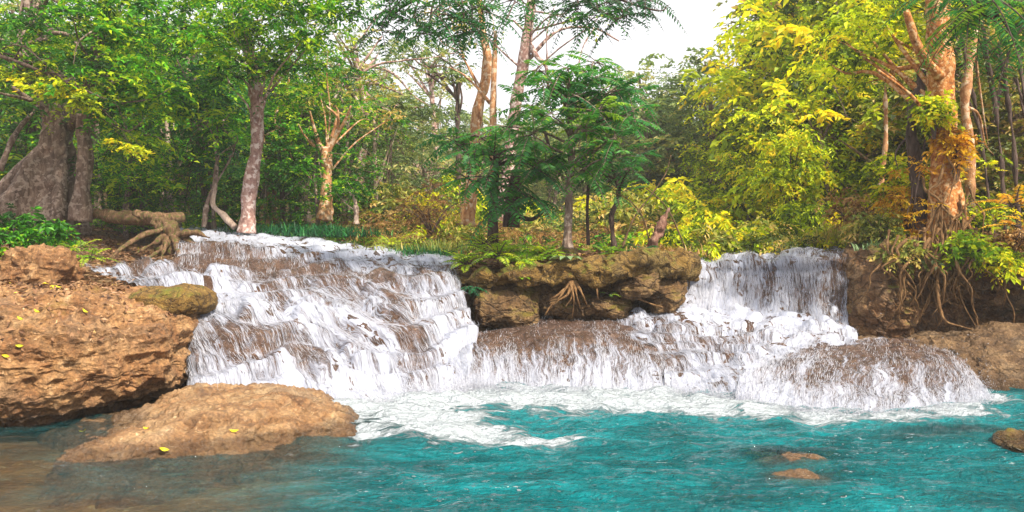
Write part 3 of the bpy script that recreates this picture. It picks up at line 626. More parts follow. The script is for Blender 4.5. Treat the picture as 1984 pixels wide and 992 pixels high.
def clump_leaves(centres, rad, per, L, mb, tint=(0.5, 0.25), flat=0.45, aspect=0.42, droop=0.35, updir=0.7, ray=1.0):
    """each centre is a spray of twigs; every twig carries a line of leaves, so that clumps have ragged edges"""
    k = len(centres); rad = np.broadcast_to(rad, (k,)); tw = max(3, per // 9)
    cc = np.repeat(centres, tw, 0); rr = np.repeat(rad, tw); ct = np.repeat(np.clip(RNG.normal(tint[0], tint[1], k), 0, 1), tw)
    n = len(cc); az = RNG.uniform(0, 2 * math.pi, n); el = RNG.normal(0.1, 0.45, n)
    dr = np.stack([np.cos(az) * np.cos(el), np.sin(az) * np.cos(el), np.sin(el) * flat * 1.6], -1)
    st = cc + RNG.normal(0, .28, (n, 3)) * rr[:, None] * np.array([1, 1, flat])
    ln = rr * RNG.uniform(.5, 1.15, n)
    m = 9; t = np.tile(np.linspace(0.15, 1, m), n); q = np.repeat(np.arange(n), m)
    pos = st[q] + dr[q] * (ln[q] * t)[:, None]; pos[:, 2] -= droop * ln[q] * t ** 2
    side = np.tile(np.where(np.arange(m) % 2, 1, -1), n)[:, None]
    perp = unit(np.cross(dr[q], [0, 0, 1.0]))
    d = dr[q] * 0.7 + perp * side * 0.8 + RNG.normal(0, .3, (n * m, 3)) + np.array([0, 0, -droop * .8])
    nn = np.array([0, 0, updir]) + RNG.normal(0, .45, (n * m, 3))
    LL = L * RNG.uniform(.6, 1.25, n * m) * np.repeat(RNG.choice([.6, .85, 1.0, 1.35], k), tw)[q]
    leaves(pos, d, nn, LL, LL * aspect * RNG.uniform(.8, 1.2, n * m), np.clip(ct[q] + .32 * (t - .6) + RNG.normal(0, .15, n * m), 0, 1), mb)  # tint lightens toward twig ends: bright spray highlights put into the leaf colour

def in_ell(c, r, n, shell=0.35):
    d = unit(RNG.normal(0, 1, (n, 3))); t = RNG.uniform(shell, 1, n) ** (1 / 2.0)
    return np.asarray(c) + d * t[:, None] * np.asarray(r)

def frond(base, az, el, L, nl, leaf, mb, tint, droop=0.6, wid=0.3, stem=None, start=0.15, twist=0.0):
    t = np.linspace(0, 1, nl + 1)[1:]; dirh = np.array([math.cos(az), math.sin(az), 0])
    def at(t):
        t = np.asarray(t)[:, None]; return base + dirh * (L * t * math.cos(el) * (1 - .12 * t)) + np.array([0, 0, 1.0]) * (L * (math.sin(el) * t - droop * t ** 2 * .55))
    ts = start + (1 - start) * t; p = at(ts); tg = unit(at(ts + .01) - p); sd = unit(np.cross(tg, [0, 0, 1.0])); up = np.cross(sd, tg)
    prof = leaf * (np.sin(np.clip(ts * 1.02, 0, 1) * math.pi * .86 + .35)) ** .6
    for s in (-1, 1):
        d = sd * s + tg * 0.45 + up * (-.22 + twist * s); leaves(p + RNG.normal(0, .004, p.shape), d + RNG.normal(0, .08, p.shape), up + RNG.normal(0, .2, p.shape), prof * RNG.uniform(.85, 1.1, nl), prof * wid, np.clip(tint + RNG.normal(0, .1, nl), 0, 1), mb, fold=.12)
    if stem is not None: stem.add(*tube(at(np.linspace(0, 1, 6)), np.linspace(.012, .003, 6) * max(.5, L), 4, 8, cap=False))

def tree(label, pathpx, mat, crowns, leafm, name='tree', cat='tree', group=None, L=0.14, per=45, rc=0.55, tint=(.5, .25), limbs=8, limb_r=0.035,
         rough=0.04, nseg=14, dvar=0.0, flute=0.0, flat=0.45, droop=0.35, extra=None, crown_first=0.45, aspect=.42, depthk=1.0, twig_mat=None):
    """pathpx: [(px, py, d, radius m)], crowns: [(px, py, rx_px, ry_px, d, n_clumps)]"""
    pts = np.array([P(a, b, d) for a, b, d, r in pathpx]); rad = [q[3] for q in pathpx]; base = pts[0]
    e = empty(name, base, label, cat, group)
    mb = MB(); mb.add(*tube(pts, rad, nseg, max(16, len(pts) * 9), rough=rough, rsc=2.5, flute=flute))
    full = cr(np.concatenate([pts, np.array(rad)[:, None]], 1), 60)
    lb = MB(); cents = []
    for (cx, cyy, rx, ry, d, n) in crowns:
        c = P(cx, cyy, d); r = np.array([rx / F * d, (rx + ry) / 2 / F * d * depthk, ry / F * d]); cen = in_ell(c, r, n); cents.append(cen)
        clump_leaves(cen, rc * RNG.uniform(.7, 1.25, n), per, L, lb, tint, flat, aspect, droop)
    if cents:
        cents = np.concatenate(cents)
        for k in RNG.choice(len(cents), min(limbs, len(cents)), replace=False):
            tgt = cents[k]; i = int(np.clip(RNG.uniform(crown_first, 1) * 59, 0, 59)); s = full[i]
            if np.linalg.norm(tgt - s[:3]) > 9: i = int(np.argmin(np.linalg.norm(full[20:, :3] - tgt, axis=1))) + 20; s = full[i]
            m1 = s[:3] * .6 + tgt * .4 + np.array([0, 0, .18]) + RNG.normal(0, .12, 3); m2 = s[:3] * .25 + tgt * .75 + RNG.normal(0, .12, 3)
            r0 = min(limb_r, s[3] * .7); mb.add(*tube([s[:3], m1, m2, tgt], [r0, r0 * .75, r0 * .45, .006], 6, 12, cap=False))
    if extra:
        for path in extra:
            mb.add(*tube([P(a, b, d) for a, b, d, r in path], [q[3] for q in path], 7, len(path) * 5, rough=.015, rsc=4))
    obj('trunk', mb.mesh('trunk', mat), e, base)
    if crowns: obj('crown', lb.mesh('crown', leafm, smooth=False), e, base)
    return e

def copy_tree(o, loc, rz=0, sc=1.0, label=None, group=None):
    c = o.copy(); COL.objects.link(c); c.location = [float(x) for x in loc]; c.rotation_euler = (random.uniform(-.09, .09), random.uniform(-.09, .09), rz); c.scale = (sc * random.uniform(.85, 1.25), sc * random.uniform(.85, 1.25), sc * random.uniform(.85, 1.12))
    if label: c['label'] = label
    if group: c['group'] = group
    for ch in o.children:
        k = ch.copy(); COL.objects.link(k); k.parent = c
    return c

# ------------------------------------------------------------------ left trees
tree('massive buttressed grey tree at the far left', [(70, 432, 21, 1.05), (85, 380, 21, .80), (100, 310, 21, .46), (112, 250, 21, .36), (95, 150, 21, .30), (70, 20, 21, .24), (60, -120, 21, .15)], M['bark_grey'],
     [(60, 120, 190, 120, 19.5, 80), (40, 10, 230, 110, 18.5, 60)], M['L_deep'], L=.15, per=54, limbs=16, limb_r=.07, nseg=40, rough=.16, flute=.28, tint=(.62, .3),
     extra=[[(20, 425, 20.3, .25), (50, 350, 20.8, .2), (90, 280, 21, .15)], [(-40, 432, 20.6, .22), (20, 350, 20.8, .18), (80, 285, 21, .1)], [(110, 430, 20.2, .2), (118, 350, 20.6, .18), (118, 270, 21, .12)], [(135, 250, 21, .12), (170, 160, 20.5, .09), (185, 60, 20, .05)], [(0, 330, 19.5, .09), (30, 260, 19.8, .07), (75, 205, 20.4, .05)]])
tree('slim pale grey trunk growing against the buttressed tree', [(152, 428, 19.8, .26), (158, 370, 19.8, .19), (163, 300, 19.8, .17), (160, 230, 19.8, .15), (180, 140, 19.6, .11), (210, 30, 19.4, .07)], M['bark_grey'],
     [(240, 170, 130, 70, 18.5, 46), (180, 60, 150, 80, 18.2, 44)], M['L_green'], L=.15, per=54, limbs=12, tint=(.62, .28), nseg=18, rough=.05, flute=.15)
tree('tall leafy tree with bright sprays over the fallen log', [(262, 436, 24, .14), (258, 330, 24, .12), (275, 200, 24, .10), (290, 40, 23, .07)], M['bark_dark'],
     [(330, 130, 150, 80, 20, 60), (330, 250, 140, 60, 20.5, 50), (330, 30, 160, 60, 19.5, 46), (300, -30, 200, 40, 19.5, 40), (250, 330, 100, 40, 21, 22)], M['L_green'], L=.14, per=54, limbs=14, tint=(.60, .28))
tree('blotched pinkish trunk tree left of centre', [(478, 452, 20.5, .26), (480, 425, 20.5, .19), (488, 350, 20.5, .185), (497, 280, 20.5, .175), (497, 200, 20.5, .165), (488, 120, 20.3, .13), (470, 30, 20, .1), (460, -60, 20, .07)], M['bark_pink'],
     [(500, 60, 130, 70, 19, 60), (560, 30, 130, 50, 18.6, 44), (430, 100, 90, 60, 19.2, 34), (620, -10, 110, 40, 18.6, 34), (450, -20, 120, 40, 18.8, 30), (560, 150, 70, 50, 20, 20)], M['L_green'], L=.13, per=54, limbs=16, tint=(.66, .28), nseg=20, rough=.05,
     extra=[[(497, 160, 20.4, .07), (480, 110, 20.1, .06), (450, 60, 19.8, .045), (425, 20, 19.6, .03)], [(497, 150, 20.4, .06), (520, 100, 20.1, .05), (560, 70, 19.8, .03), (620, 55, 19.6, .015)]])
tree('forked pale-branched tree with peeling orange bark', [(628, 428, 23, .24), (632, 380, 23, .17), (634, 330, 23, .16), (630, 285, 23, .13)], M['bark_warm'],
     [(640, 150, 110, 60, 23, 24), (700, 200, 90, 50, 24, 20)], M['L_olive'], L=.13, per=40, limbs=4, tint=(.5, .3), nseg=16, rough=.05,
     extra=[[(632, 300, 23, .10), (650, 265, 23, .07), (668, 235, 22.8, .05), (680, 205, 22.6, .03)], [(628, 300, 23, .09), (615, 270, 23, .06), (605, 235, 22.8, .04), (600, 215, 22.6, .02)],
            [(640, 330, 23, .08), (640, 280, 23.2, .06), (655, 220, 23.2, .05), (640, 200, 23, .03)], [(610, 285, 23, .05), (590, 262, 22.8, .03), (578, 240, 22.6, .015)], [(650, 265, 23, .05), (655, 230, 22.8, .04), (632, 205, 22.6, .02)]])
tree('bright green tree with teal lower sprays left of the blotched trunk', [(415, 448, 22.5, .07), (412, 380, 22.5, .06), (405, 300, 22.5, .05), (400, 180, 22, .04)], M['bark_grey'],
     [(400, 180, 80, 50, 21.5, 40), (350, 190, 60, 40, 21, 20), (420, 290, 80, 50, 22, 36)], M['L_teal'], L=.12, per=54, limbs=10, tint=(.6, .3))
tree('layered green tree between the blotched and forked trunks', [(533, 440, 25, .12), (530, 350, 25, .1), (545, 250, 25, .07), (560, 150, 25, .05)], M['bark_warm'],
     [(560, 230, 70, 70, 23.5, 44), (540, 320, 70, 40, 23.5, 30), (600, 130, 80, 50, 24, 36)], M['L_green'], L=.13, per=54, limbs=10, tint=(.45, .25))
tree('drooping yellow-leaved branch spray before the buttressed tree', [(-200, 60, 18.5, .12), (-60, 90, 18, .07), (60, 130, 17.6, .04), (200, 190, 17.4, .015)], M['bark_dark'],
     [(40, 135, 70, 16, 17.6, 16), (120, 165, 70, 14, 17.5, 16), (180, 195, 40, 10, 17.4, 8), (240, 285, 50, 14, 18.5, 9)], M['L_yellow'], name='bough', cat='bough', L=.13, per=36, rc=.3, limbs=14, limb_r=.02, tint=(.6, .2), nseg=8, rough=.01)
# low umbrella bush tree
tree('small umbrella-shaped green tree beside the forked trunk', [(690, 435, 22, .06), (690, 410, 22, .05), (688, 385, 22, .04)], M['pale'],
     [(686, 368, 42, 16, 22, 40)], M['L_green'], L=.09, per=45, rc=.22, limbs=8, tint=(.35, .18), limb_r=.02, crown_first=.3)
# lesser trunks standing in the shade
thin = [(330, 420, 24, .12, 330, 350, 'short pale trunk standing behind the fallen log', 'pale'), (350, 420, 25, .05, 350, 375, 'thinnest orange snag right of the short pale trunk', 'bark_warm'),
        (308, 415, 25, .05, 315, 365, 'leaning thin stick behind the log', 'pale'), (395, 440, 21, .05, 420, 340, 'slender leaning grey stem rising left of the blotched trunk', 'bark_grey'),
        (175, 420, 26, .1, 182, 300, 'dark thin trunk in the shade beside the slim pale trunk', 'bark_dark'),
        (515, 438, 24, .11, 517, 372, 'short orange-lit trunk right of the blotched trunk', 'bark_warm'), (570, 436, 26, .08, 588, 350, 'thin reddish curved trunk in the shade', 'bark_pink'),
        (597, 434, 25, .09, 600, 310, 'straight pale trunk left of the forked tree', 'pale'), (660, 432, 26, .1, 668, 340, 'grey trunk just right of the forked tree', 'bark_grey'),
        (726, 434, 27, .09, 727, 340, 'light slender trunk by the yellow ferns', 'pale'), (545, 434, 28, .06, 546, 350, 'distant thin pale stem between two orange trunks', 'pale'),
        (226, 424, 27, .12, 228, 330, 'dark trunk in the gloom above the fallen log', 'bark_dark'), (452, 440, 27, .08, 450, 340, 'distant dark stem left of the blotched trunk', 'bark_dark')]
for (bx, by, d, r, tx, ty, lab, mt) in thin:
    tree(lab, [(bx, by, d, r * 1.3), ((bx + tx) / 2 + random.uniform(-6, 6), (by + ty) / 2, d, r), (tx, ty, d, r * .8), (tx + random.uniform(-10, 10), ty - 120, d, r * .5)], M[mt],
         [(tx, ty - 110, 70, 55, d, 14)], M['L_deep'] if mt == 'bark_dark' else M['L_green'], L=.15, per=45, limbs=5, nseg=9, rough=.03, tint=(.42, .25), rc=.6)
tree('pale leaning dead branch fork propped against the blotched trunk', [(455, 440, 20.6, .1), (430, 415, 20.8, .07), (412, 395, 21, .06), (418, 360, 21, .04), (415, 330, 21, .02)], M['pale'], [], None, nseg=8, name='dead_branch', cat='branch')

# fallen log and stump
mb = MB(); mb.add(*tube([P(165, 412, 20.2), P(240, 422, 19.6), P(300, 424, 19.2), P(356, 420, 19.6)], [.14, .17, .16, .13], 14, 40, rough=.06, rsc=3))
o = obj('fallen_log', mb.mesh('fallen_log', M['log']), None, P(260, 430, 20.5)); tag(o, 'long fallen tan log lying across the upper stream at the left', 'log')
e = empty('tree_stump', P(330, 490, 17.6), 'gnarled root stump with spread legs above the upper rapids', 'stump')
mb = MB(); mb.add(*tube([P(335, 492, 17.7), P(332, 465, 17.7), P(325, 440, 17.9), P(290, 425, 18.5), P(262, 412, 19)], [.30, .25, .18, .12, .07], 20, 60, rough=.10, rsc=5, flute=.25))
obj('trunk', mb.mesh('trunk', M['log']), e, P(330, 490, 17.6))
for pts in ([(330, 452, 17.7), (300, 470, 17.3), (262, 492, 17.0)], [(340, 455, 17.6), (380, 450, 17.4), (405, 462, 17.3)], [(325, 460, 17.6), (318, 480, 17.2), (312, 505, 17.0)], [(345, 450, 17.8), (372, 470, 17.5), (395, 480, 17.4)], [(335, 455, 17.6), (345, 485, 17.2), (352, 508, 17.0)], [(318, 445, 17.7), (280, 455, 17.4), (240, 478, 17.0), (215, 500, 16.6)], [(330, 470, 17.5), (295, 495, 17.0), (270, 512, 16.6)]):
    mb = MB(); mb.add(*tube([P(*q) for q in pts], np.linspace(.085, .02, len(pts)), 10, 24, rough=.04, rsc=5)); obj('root', mb.mesh('root', M['log']), e, P(330, 490, 17.6))

# ------------------------------------------------------------------ centre trees behind the bank
def frond_tree(label, pathpx, mat, tips, L=.95, leafl=.17, nf=(8, 12), nl=12, tint=.45, extra=None, nseg=14, rough=.02, leafm='L_frond', name='tree', wid=.30, droop=.55, limbr=.03):
    pts = np.array([P(a, b, d) for a, b, d, r in pathpx]); base = pts[0]; e = empty(name, base, label, name)
    mb = MB(); lb = MB(); mb.add(*tube(pts, [q[3] for q in pathpx], nseg, len(pts) * 9, rough=rough, rsc=5)); full = cr(pts, 60)
    for (tx, ty, d) in tips:
        t = P(tx, ty, d); s = full[int(np.clip(np.argmin(np.linalg.norm(full - t, axis=1)) - 8, 24, 59))]
        mb.add(*tube([s, s * .5 + t * .5 + RNG.normal(0, .06, 3) + [0, 0, .05], t], [limbr, limbr * .7, limbr * .4], 6, 12, cap=False))
        n = RNG.integers(*nf); a0 = RNG.uniform(0, 6.28); tt = RNG.normal(tint, .18)
        for k in range(n):
            frond(t + RNG.normal(0, .04, 3), a0 + k * 6.283 / n + RNG.normal(0, .25), RNG.uniform(-.55, .75), L * RNG.uniform(.7, 1.15), nl, leafl * RNG.uniform(.85, 1.1), lb, tt, droop * RNG.uniform(.7, 1.4), wid, mb)
    if extra:
        for path in extra: mb.add(*tube([P(a, b, d) for a, b, d, r in path], [q[3] for q in path], 7, len(path) * 5, rough=.01, rsc=4))
    obj('trunk', mb.mesh('trunk', mat), e, base); obj('crown', lb.mesh('crown', M[leafm], smooth=False), e, base); return e
tips = [(1100, 130, 15.8), (1150, 150, 15.6), (1060, 165, 15.7), (1190, 175, 15.7), (1020, 205, 15.6), (1110, 190, 15.3), (1160, 215, 15.3), (1215, 225, 15.6), (1070, 225, 15.3), (985, 245, 15.5),
        (1130, 250, 15.2), (1190, 265, 15.3), (1030, 260, 15.3), (1085, 160, 16.3), (1150, 120, 16.3), (1190, 300, 15.4), (1220, 180, 16.2), (1150, 290, 15.6)]
frond_tree('slender grey-trunked tree with a feathery crown, standing on the bank edge', [(1100, 482, 15.9, .125), (1100, 440, 15.9, .085), (1104, 360, 15.9, .08), (1108, 290, 15.9, .075), (1103, 230, 15.9, .05), (1100, 160, 15.9, .03)], M['bark_grey'], tips + [(float(np.clip(RNG.normal(1110, 75), 950, 1270)), float(RNG.uniform(130, 330)), float(RNG.uniform(15.2, 16.5))) for _ in range(9)], L=.95, leafl=.18, tint=.68, wid=.36)
tips = [(930, 265, 16.3), (905, 300, 16.2), (960, 300, 16.0), (1010, 300, 16.0), (940, 345, 16.1), (990, 350, 15.9), (1040, 330, 16), (880, 275, 16.5), (1030, 385, 16), (970, 390, 16.2), (1060, 290, 16.2), (905, 345, 16.5)]
frond_tree('dark-stemmed feathery tree left of the slender grey trunk', [(955, 470, 17.3, .13), (955, 410, 17.3, .11), (960, 350, 17.2, .08), (965, 300, 17, .05)], M['bark_dark'], tips, L=1.05, leafl=.19, tint=.6, wid=.36, extra=[[(990, 440, 17.6, .2), (992, 400, 17.6, .19), (1000, 340, 17.5, .13)], [(1075, 330, 17, .04), (1060, 270, 17, .035), (1040, 200, 17, .03)], [(985, 410, 17.2, .07), (1030, 425, 16.8, .05), (1060, 400, 16.6, .03)]])
tips = [(1180, 310, 16.8), (1220, 330, 16.6), (1150, 330, 17), (1195, 370, 16.8), (1240, 300, 17)]
frond_tree('thin dark sapling right of the slender grey trunk', [(1190, 480, 17, .06), (1185, 420, 17, .05), (1200, 370, 17, .045), (1175, 300, 17, .03)], M['bark_dark'], tips, L=.7, leafl=.14, tint=.5, extra=[[(1140, 475, 17.3, .04), (1138, 400, 17.3, .035), (1142, 330, 17.3, .03)]])
# tall leaning trees rising behind the bank into the sky
tree('tall leaning pinkish tree with bare boughs against the sky', [(975, 445, 24, .30), (985, 330, 24, .22), (1000, 200, 24, .19), (1018, 100, 24, .17), (1028, 20, 24, .14), (1030, -80, 24, .1)], M['bark_pink'],
     [(980, 20, 110, 30, 23, 20), (1130, 30, 90, 26, 22.5, 12)], M['L_deep'], L=.14, per=36, rc=.5, limbs=9, tint=(.5, .3), nseg=14,
     extra=[[(1020, 75, 24, .09), (1040, 110, 23.8, .08), (1058, 130, 23.7, .06), (1062, 175, 23.6, .04)], [(1020, 120, 24, .06), (1080, 60, 24, .045), (1150, 55, 24, .03), (1200, 80, 24, .02)], [(1150, 56, 24, .03), (1130, 90, 24, .02), (1120, 130, 24, .01)], [(1060, 120, 23.8, .03), (1060, 60, 23.8, .02), (1075, 10, 23.8, .015)]])
tree('leaning tan tree left of the pinkish one, leafless at the fork', [(905, 440, 26, .28), (915, 330, 26, .20), (925, 220, 26, .18), (945, 130, 26, .16), (935, 60, 26, .12), (925, -40, 26, .08)], M['bark_warm'],
     [(870, 30, 90, 30, 25, 16)], M['L_olive'], L=.14, per=36, rc=.5, limbs=7, tint=(.6, .3), nseg=14, extra=[[(960, 440, 25, .14), (955, 250, 25, .12), (958, 120, 25, .09), (960, 60, 25, .05)], [(950, 200, 25.5, .06), (905, 150, 25.5, .04), (870, 130, 25.5, .02)]])
tree('small bare-limbed tree against the bright sky', [(888, 440, 30, .13), (888, 300, 30, .10), (886, 220, 30, .09), (890, 150, 30, .06)], M['bark_dark'], [(860, 150, 80, 30, 30, 14), (800, 95, 60, 24, 30, 8)], M['L_haze'], L=.16, per=36, limbs=9, limb_r=.06, nseg=9)
tree('thin forked tree against the sky left of the bare-limbed one', [(850, 440, 38, .16), (842, 250, 38, .13), (832, 150, 38, .1), (825, 120, 38, .08)], M['bark_pink'], [(800, 100, 70, 24, 38, 12), (880, 110, 60, 30, 38, 12)], M['L_haze'], L=.2, per=36, limbs=12, limb_r=.07, nseg=9, rc=.7)
tree('long-armed tree spreading thin arching boughs left of the sky gap', [(690, 436, 30, .22), (695, 350, 30, .2), (710, 250, 30, .15), (700, 170, 30, .12), (690, 100, 30, .09)], M['bark_pink'],
     [(700, 110, 130, 50, 29, 34), (780, 210, 90, 30, 30, 26), (620, 80, 80, 50, 28, 24)], M['L_haze'], L=.16, per=40, rc=.65, limbs=12, limb_r=.08, tint=(.5, .25),
     extra=[[(600, 190, 28, .07), (660, 170, 28, .06), (720, 130, 28, .05), (760, 120, 28, .035), (850, 110, 28, .02)], [(640, 200, 28, .05), (690, 140, 28, .05), (740, 70, 28, .03)], [(600, 185, 28, .05), (680, 100, 28, .04), (730, 30, 28, .02)]])

# overhanging canopy in the upper frame, hanging from two nearer trees outside the picture's top
tips = [(760, 20, 15), (800, 45, 14.8), (850, 20, 14.5), (900, 40, 14.6), (830, 65, 15), (940, 15, 14.8), (880, 0, 14.4), (780, -10, 14.6), (915, 60, 15), (740, 55, 15.3), (1000, -5, 15)]
frond_tree('dark feathery bough hanging over the upper middle of the view', [(1030, -80, 24, .1), (1000, -160, 20, .08), (960, -140, 16.5, .06), (860, -40, 15, .045), (770, 20, 15, .02)], M['bark_dark'], tips, L=.95, leafl=.16, tint=.35, droop=.75, name='bough')
tips = [(1130, 0, 13.6), (1180, 5, 13.4), (1220, 0, 13.4), (1160, 25, 13.2), (1210, 30, 13.2), (1250, -10, 13.3), (1120, 20, 13.5)]
frond_tree('feathery bough drooping into the sky gap at the top', [(1030, -80, 24, .1), (1060, -160, 18, .07), (1110, -110, 14.5, .05), (1170, -20, 13.4, .03), (1270, 20, 13.2, .012), (1298, 8, 13.2, .005)], M['bark_dark'], tips, L=.75, leafl=.13, tint=.3, droop=.8, name='bough')

# ------------------------------------------------------------------ forest behind, shared kinds
def proto_tree(h, r, mat, leafm, L, nc, per, tint, rc=.8, flat=.45, aspect=.45, low=.45, droop=.35):
    base = np.zeros(3); e = empty('tree', (0, -50, -20)); mb = MB(); lb = MB()
    pts = np.array([[0, 0, -.5], [.1, 0, h * .3], [-.1, .1, h * .6], [.1, 0, h * .9]]); mb.add(*tube(pts, [h * .022, h * .017, h * .012, h * .004], 9, 24, rough=.03)); full = cr(pts, 40)
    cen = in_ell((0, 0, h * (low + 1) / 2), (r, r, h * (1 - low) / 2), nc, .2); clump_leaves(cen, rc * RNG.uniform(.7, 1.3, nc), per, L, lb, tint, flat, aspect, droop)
    for k in range(min(12, nc)):
        s = full[RNG.integers(14, 38)]; mb.add(*tube([s, (s + cen[k]) / 2 + [0, 0, .2], cen[k]], [h * .006, h * .004, .01], 5, 8, cap=False))
    obj('trunk', mb.mesh('trunk', mat), e); obj('crown', lb.mesh('crown', leafm, False), e); return e
def proto_bush(r, h, leafm, L, nc, per, tint, rc=.35, flat=.6, aspect=.42, name='bush', cat='bush', droop=.35, stem=None):
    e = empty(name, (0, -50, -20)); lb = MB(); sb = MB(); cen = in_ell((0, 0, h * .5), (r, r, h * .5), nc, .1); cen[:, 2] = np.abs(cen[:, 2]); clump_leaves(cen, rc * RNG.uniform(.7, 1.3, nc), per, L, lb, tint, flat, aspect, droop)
    for k in range(min(9, nc)): sb.add(*tube([[0, 0, -.2], cen[k] * [.5, .5, .6], cen[k]], [.03, .02, .006], 5, 8, cap=False))
    obj('stems', sb.mesh('stems', stem or M['bark_dark']), e); obj('foliage', lb.mesh('foliage', leafm, False), e); return e
PT = {'deep': proto_tree(9, 2.6, M['bark_dark'], M['L_deep'], .2, 70, 54, (.55, .25), low=.12), 'green': proto_tree(8, 2.6, M['bark_grey'], M['L_green'], .19, 90, 54, (.45, .25), low=.12),
      'haze': proto_tree(11, 3.2, M['bark_grey'], M['L_haze'], .26, 100, 54, (.5, .25), 1.0, low=.1), 'olive': proto_tree(8, 2.6, M['bark_grey'], M['L_olive'], .22, 90, 54, (.5, .28), low=.05),
      'yellow': proto_tree(7, 2.5, M['bark_grey'], M['L_yellow'], .22, 110, 54, (.5, .28), low=.0, droop=.7)}
PB = {'yellow': proto_bush(1.5, 1.9, M['L_yellow'], .15, 60, 54, (.5, .27), .45, droop=.7), 'olive': proto_bush(1.4, 1.7, M['L_olive'], .14, 55, 54, (.5, .28), .45, droop=.5),
      'green': proto_bush(1.2, 1.4, M['L_green'], .12, 50, 45, (.5, .25), .35), 'dry': proto_bush(1.2, 1.5, M['L_dry'], .11, 50, 54, (.45, .28), .4, aspect=.2, droop=.5), 'deep': proto_bush(1.1, 1.2, M['L_deep'], .12, 45, 45, (.55, .25), .35)}
used = {}
TL = {'deep': 'dense dark green forest tree in the shaded woods behind the left trees', 'green': 'mid green forest tree in the woods behind the left trees', 'haze': 'tall pale misty tree far behind the bank', 'olive': 'olive green tree on the right hillside', 'yellow': 'yellow-green tree high on the right hillside'}
TG = {'deep': 'dark forest trees behind', 'green': 'green forest trees behind', 'haze': 'misty far trees', 'olive': 'olive hillside trees', 'yellow': 'yellow hillside trees'}
BL = {'yellow': 'sunlit yellow-green bush covering the right hillside', 'olive': 'olive bush among the yellow ones on the right hillside', 'green': 'low green bush on the forest floor at the left', 'dry': 'dry orange-brown thicket bush behind the bank', 'deep': 'dark green low bush on the forest floor'}
BG = {'yellow': 'yellow hillside bushes', 'olive': 'olive hillside bushes', 'green': 'green forest floor bushes', 'dry': 'dry thicket bushes', 'deep': 'dark forest floor bushes'}
def put(kind, x, y, sc=1.0, bush=False, z=None):
    src = (PB if bush else PT)[kind]; key = (bush, kind); lab, grp = (BL if bush else TL)[kind], (BG if bush else TG)[kind]
    zz = float(ground_z(x, y)) - .05 if z is None else z
    PUT.append([key, x, y])
    if key not in used:
        used[key] = 1; src.location = (x, y, zz); src.rotation_euler = (0, 0, random.uniform(0, 6)); src.scale = (sc,) * 3; src['label'] = lab; src['category'] = 'bush' if bush else 'tree'; src['group'] = grp; PUT[-1].append(src); return src
    c = copy_tree(src, (x, y, zz), random.uniform(0, 6.28), sc); PUT[-1].append(c); return c
PUT = []
def wx(px, d): return (px - 992) / F * d
# left woods
for d, step, kinds in ((27, 95, ('deep', 'green')), (33, 85, ('deep', 'green', 'deep')), (42, 80, ('haze', 'deep'))):
    for px in np.arange(-120, 740 if d < 40 else 900, step):
        q = px + random.uniform(-25, 25); dd = d + random.uniform(-2, 2)
        if 690 < q and d < 40: continue
        put(random.choice(kinds), wx(q, dd), dd, random.uniform(.85, 1.1) * (.8 if q > 560 else 1))
for d in (55, 72):
    for px in [q for q in np.arange(200, 1350, 70) if not 700 < q < 960]: put('haze', wx(px + random.uniform(-20, 20), d), d + random.uniform(-3, 3), random.uniform(.75, .95) * (0.85 if 740 < px < 1350 else 1.1))
for px, d, k in ((760, 32, 'haze'), (830, 36, 'haze'), (740, 28, 'haze'), (1180, 40, 'haze'), (1260, 42, 'haze'), (1320, 38, 'haze'), (1090, 44, 'haze'), (1010, 46, 'haze'), (930, 42, 'haze')):
    put(k, wx(px, d), d, .62 if d > 30 else .5)
# right hillside: trees then bushes
for d, ps in ((24, (1480, 1560, 1640, 1720, 1800, 1880, 1960)), (29, (1400, 1470, 1545, 1620, 1700, 1780, 1860, 1950, 2040)), (36, (1360, 1430, 1510, 1590, 1680, 1770, 1860, 1960)), (46, (1330, 1420, 1500, 1590, 1690, 1800, 1900))):
    for px in ps: 
        q = px + random.uniform(-20, 20); put(random.choice(('yellow', 'yellow', 'yellow', 'yellow', 'olive') if d < 33 else ('yellow', 'olive', 'olive')), wx(q, d), d + random.uniform(-1.5, 1.5), random.uniform(.7, .95) * (.55 if q < 1480 and d < 27 else 1) * (.85 if q < 1450 else 1))
for d, a, b, st in ((18.6, 1350, 2000, 80), (20.5, 1300, 2050, 75), (22.5, 1270, 2050, 70), (26, 1240, 2000, 70), (31, 1200, 1900, 70)):
    for px in np.arange(a, b, st):
        q = px + random.uniform(-20, 20); put(random.choice(('yellow', 'yellow', 'olive', 'dry') if q < 1600 else ('yellow', 'yellow', 'olive')), wx(q, d), d + random.uniform(-.6, .6), random.uniform(.6, .95), True)
for d, a, b, st in ((38, 1000, 1420, 70), (50, 900, 1450, 75)):
    for px in np.arange(a, b, st): put('haze', wx(px + random.uniform(-15, 15), d), d + random.uniform(-1, 1), random.uniform(.5, .68) * (1 + (d - 38) * .02) * (1.25 if 1130 < px < 1400 else 1))
for px in (1850, 1890, 1930, 1970, 2010, 1870, 1945): put('olive', wx(px, 20.5), 20.5 + random.uniform(-1, 1.5), random.uniform(.6, .8))
for px, d, k, sc_ in ((1455, 30, 'olive', .72), (1500, 31, 'yellow', .95), (1540, 30, 'yellow', 1.15), (1580, 32, 'olive', 1.5), (1590, 26, 'yellow', 1.3), (1640, 25, 'yellow', 1.3), (1620, 31, 'olive', 1.5), (1390, 36, 'haze', .85), (1350, 38, 'haze', .72)): put(k, wx(px, d), d, sc_)
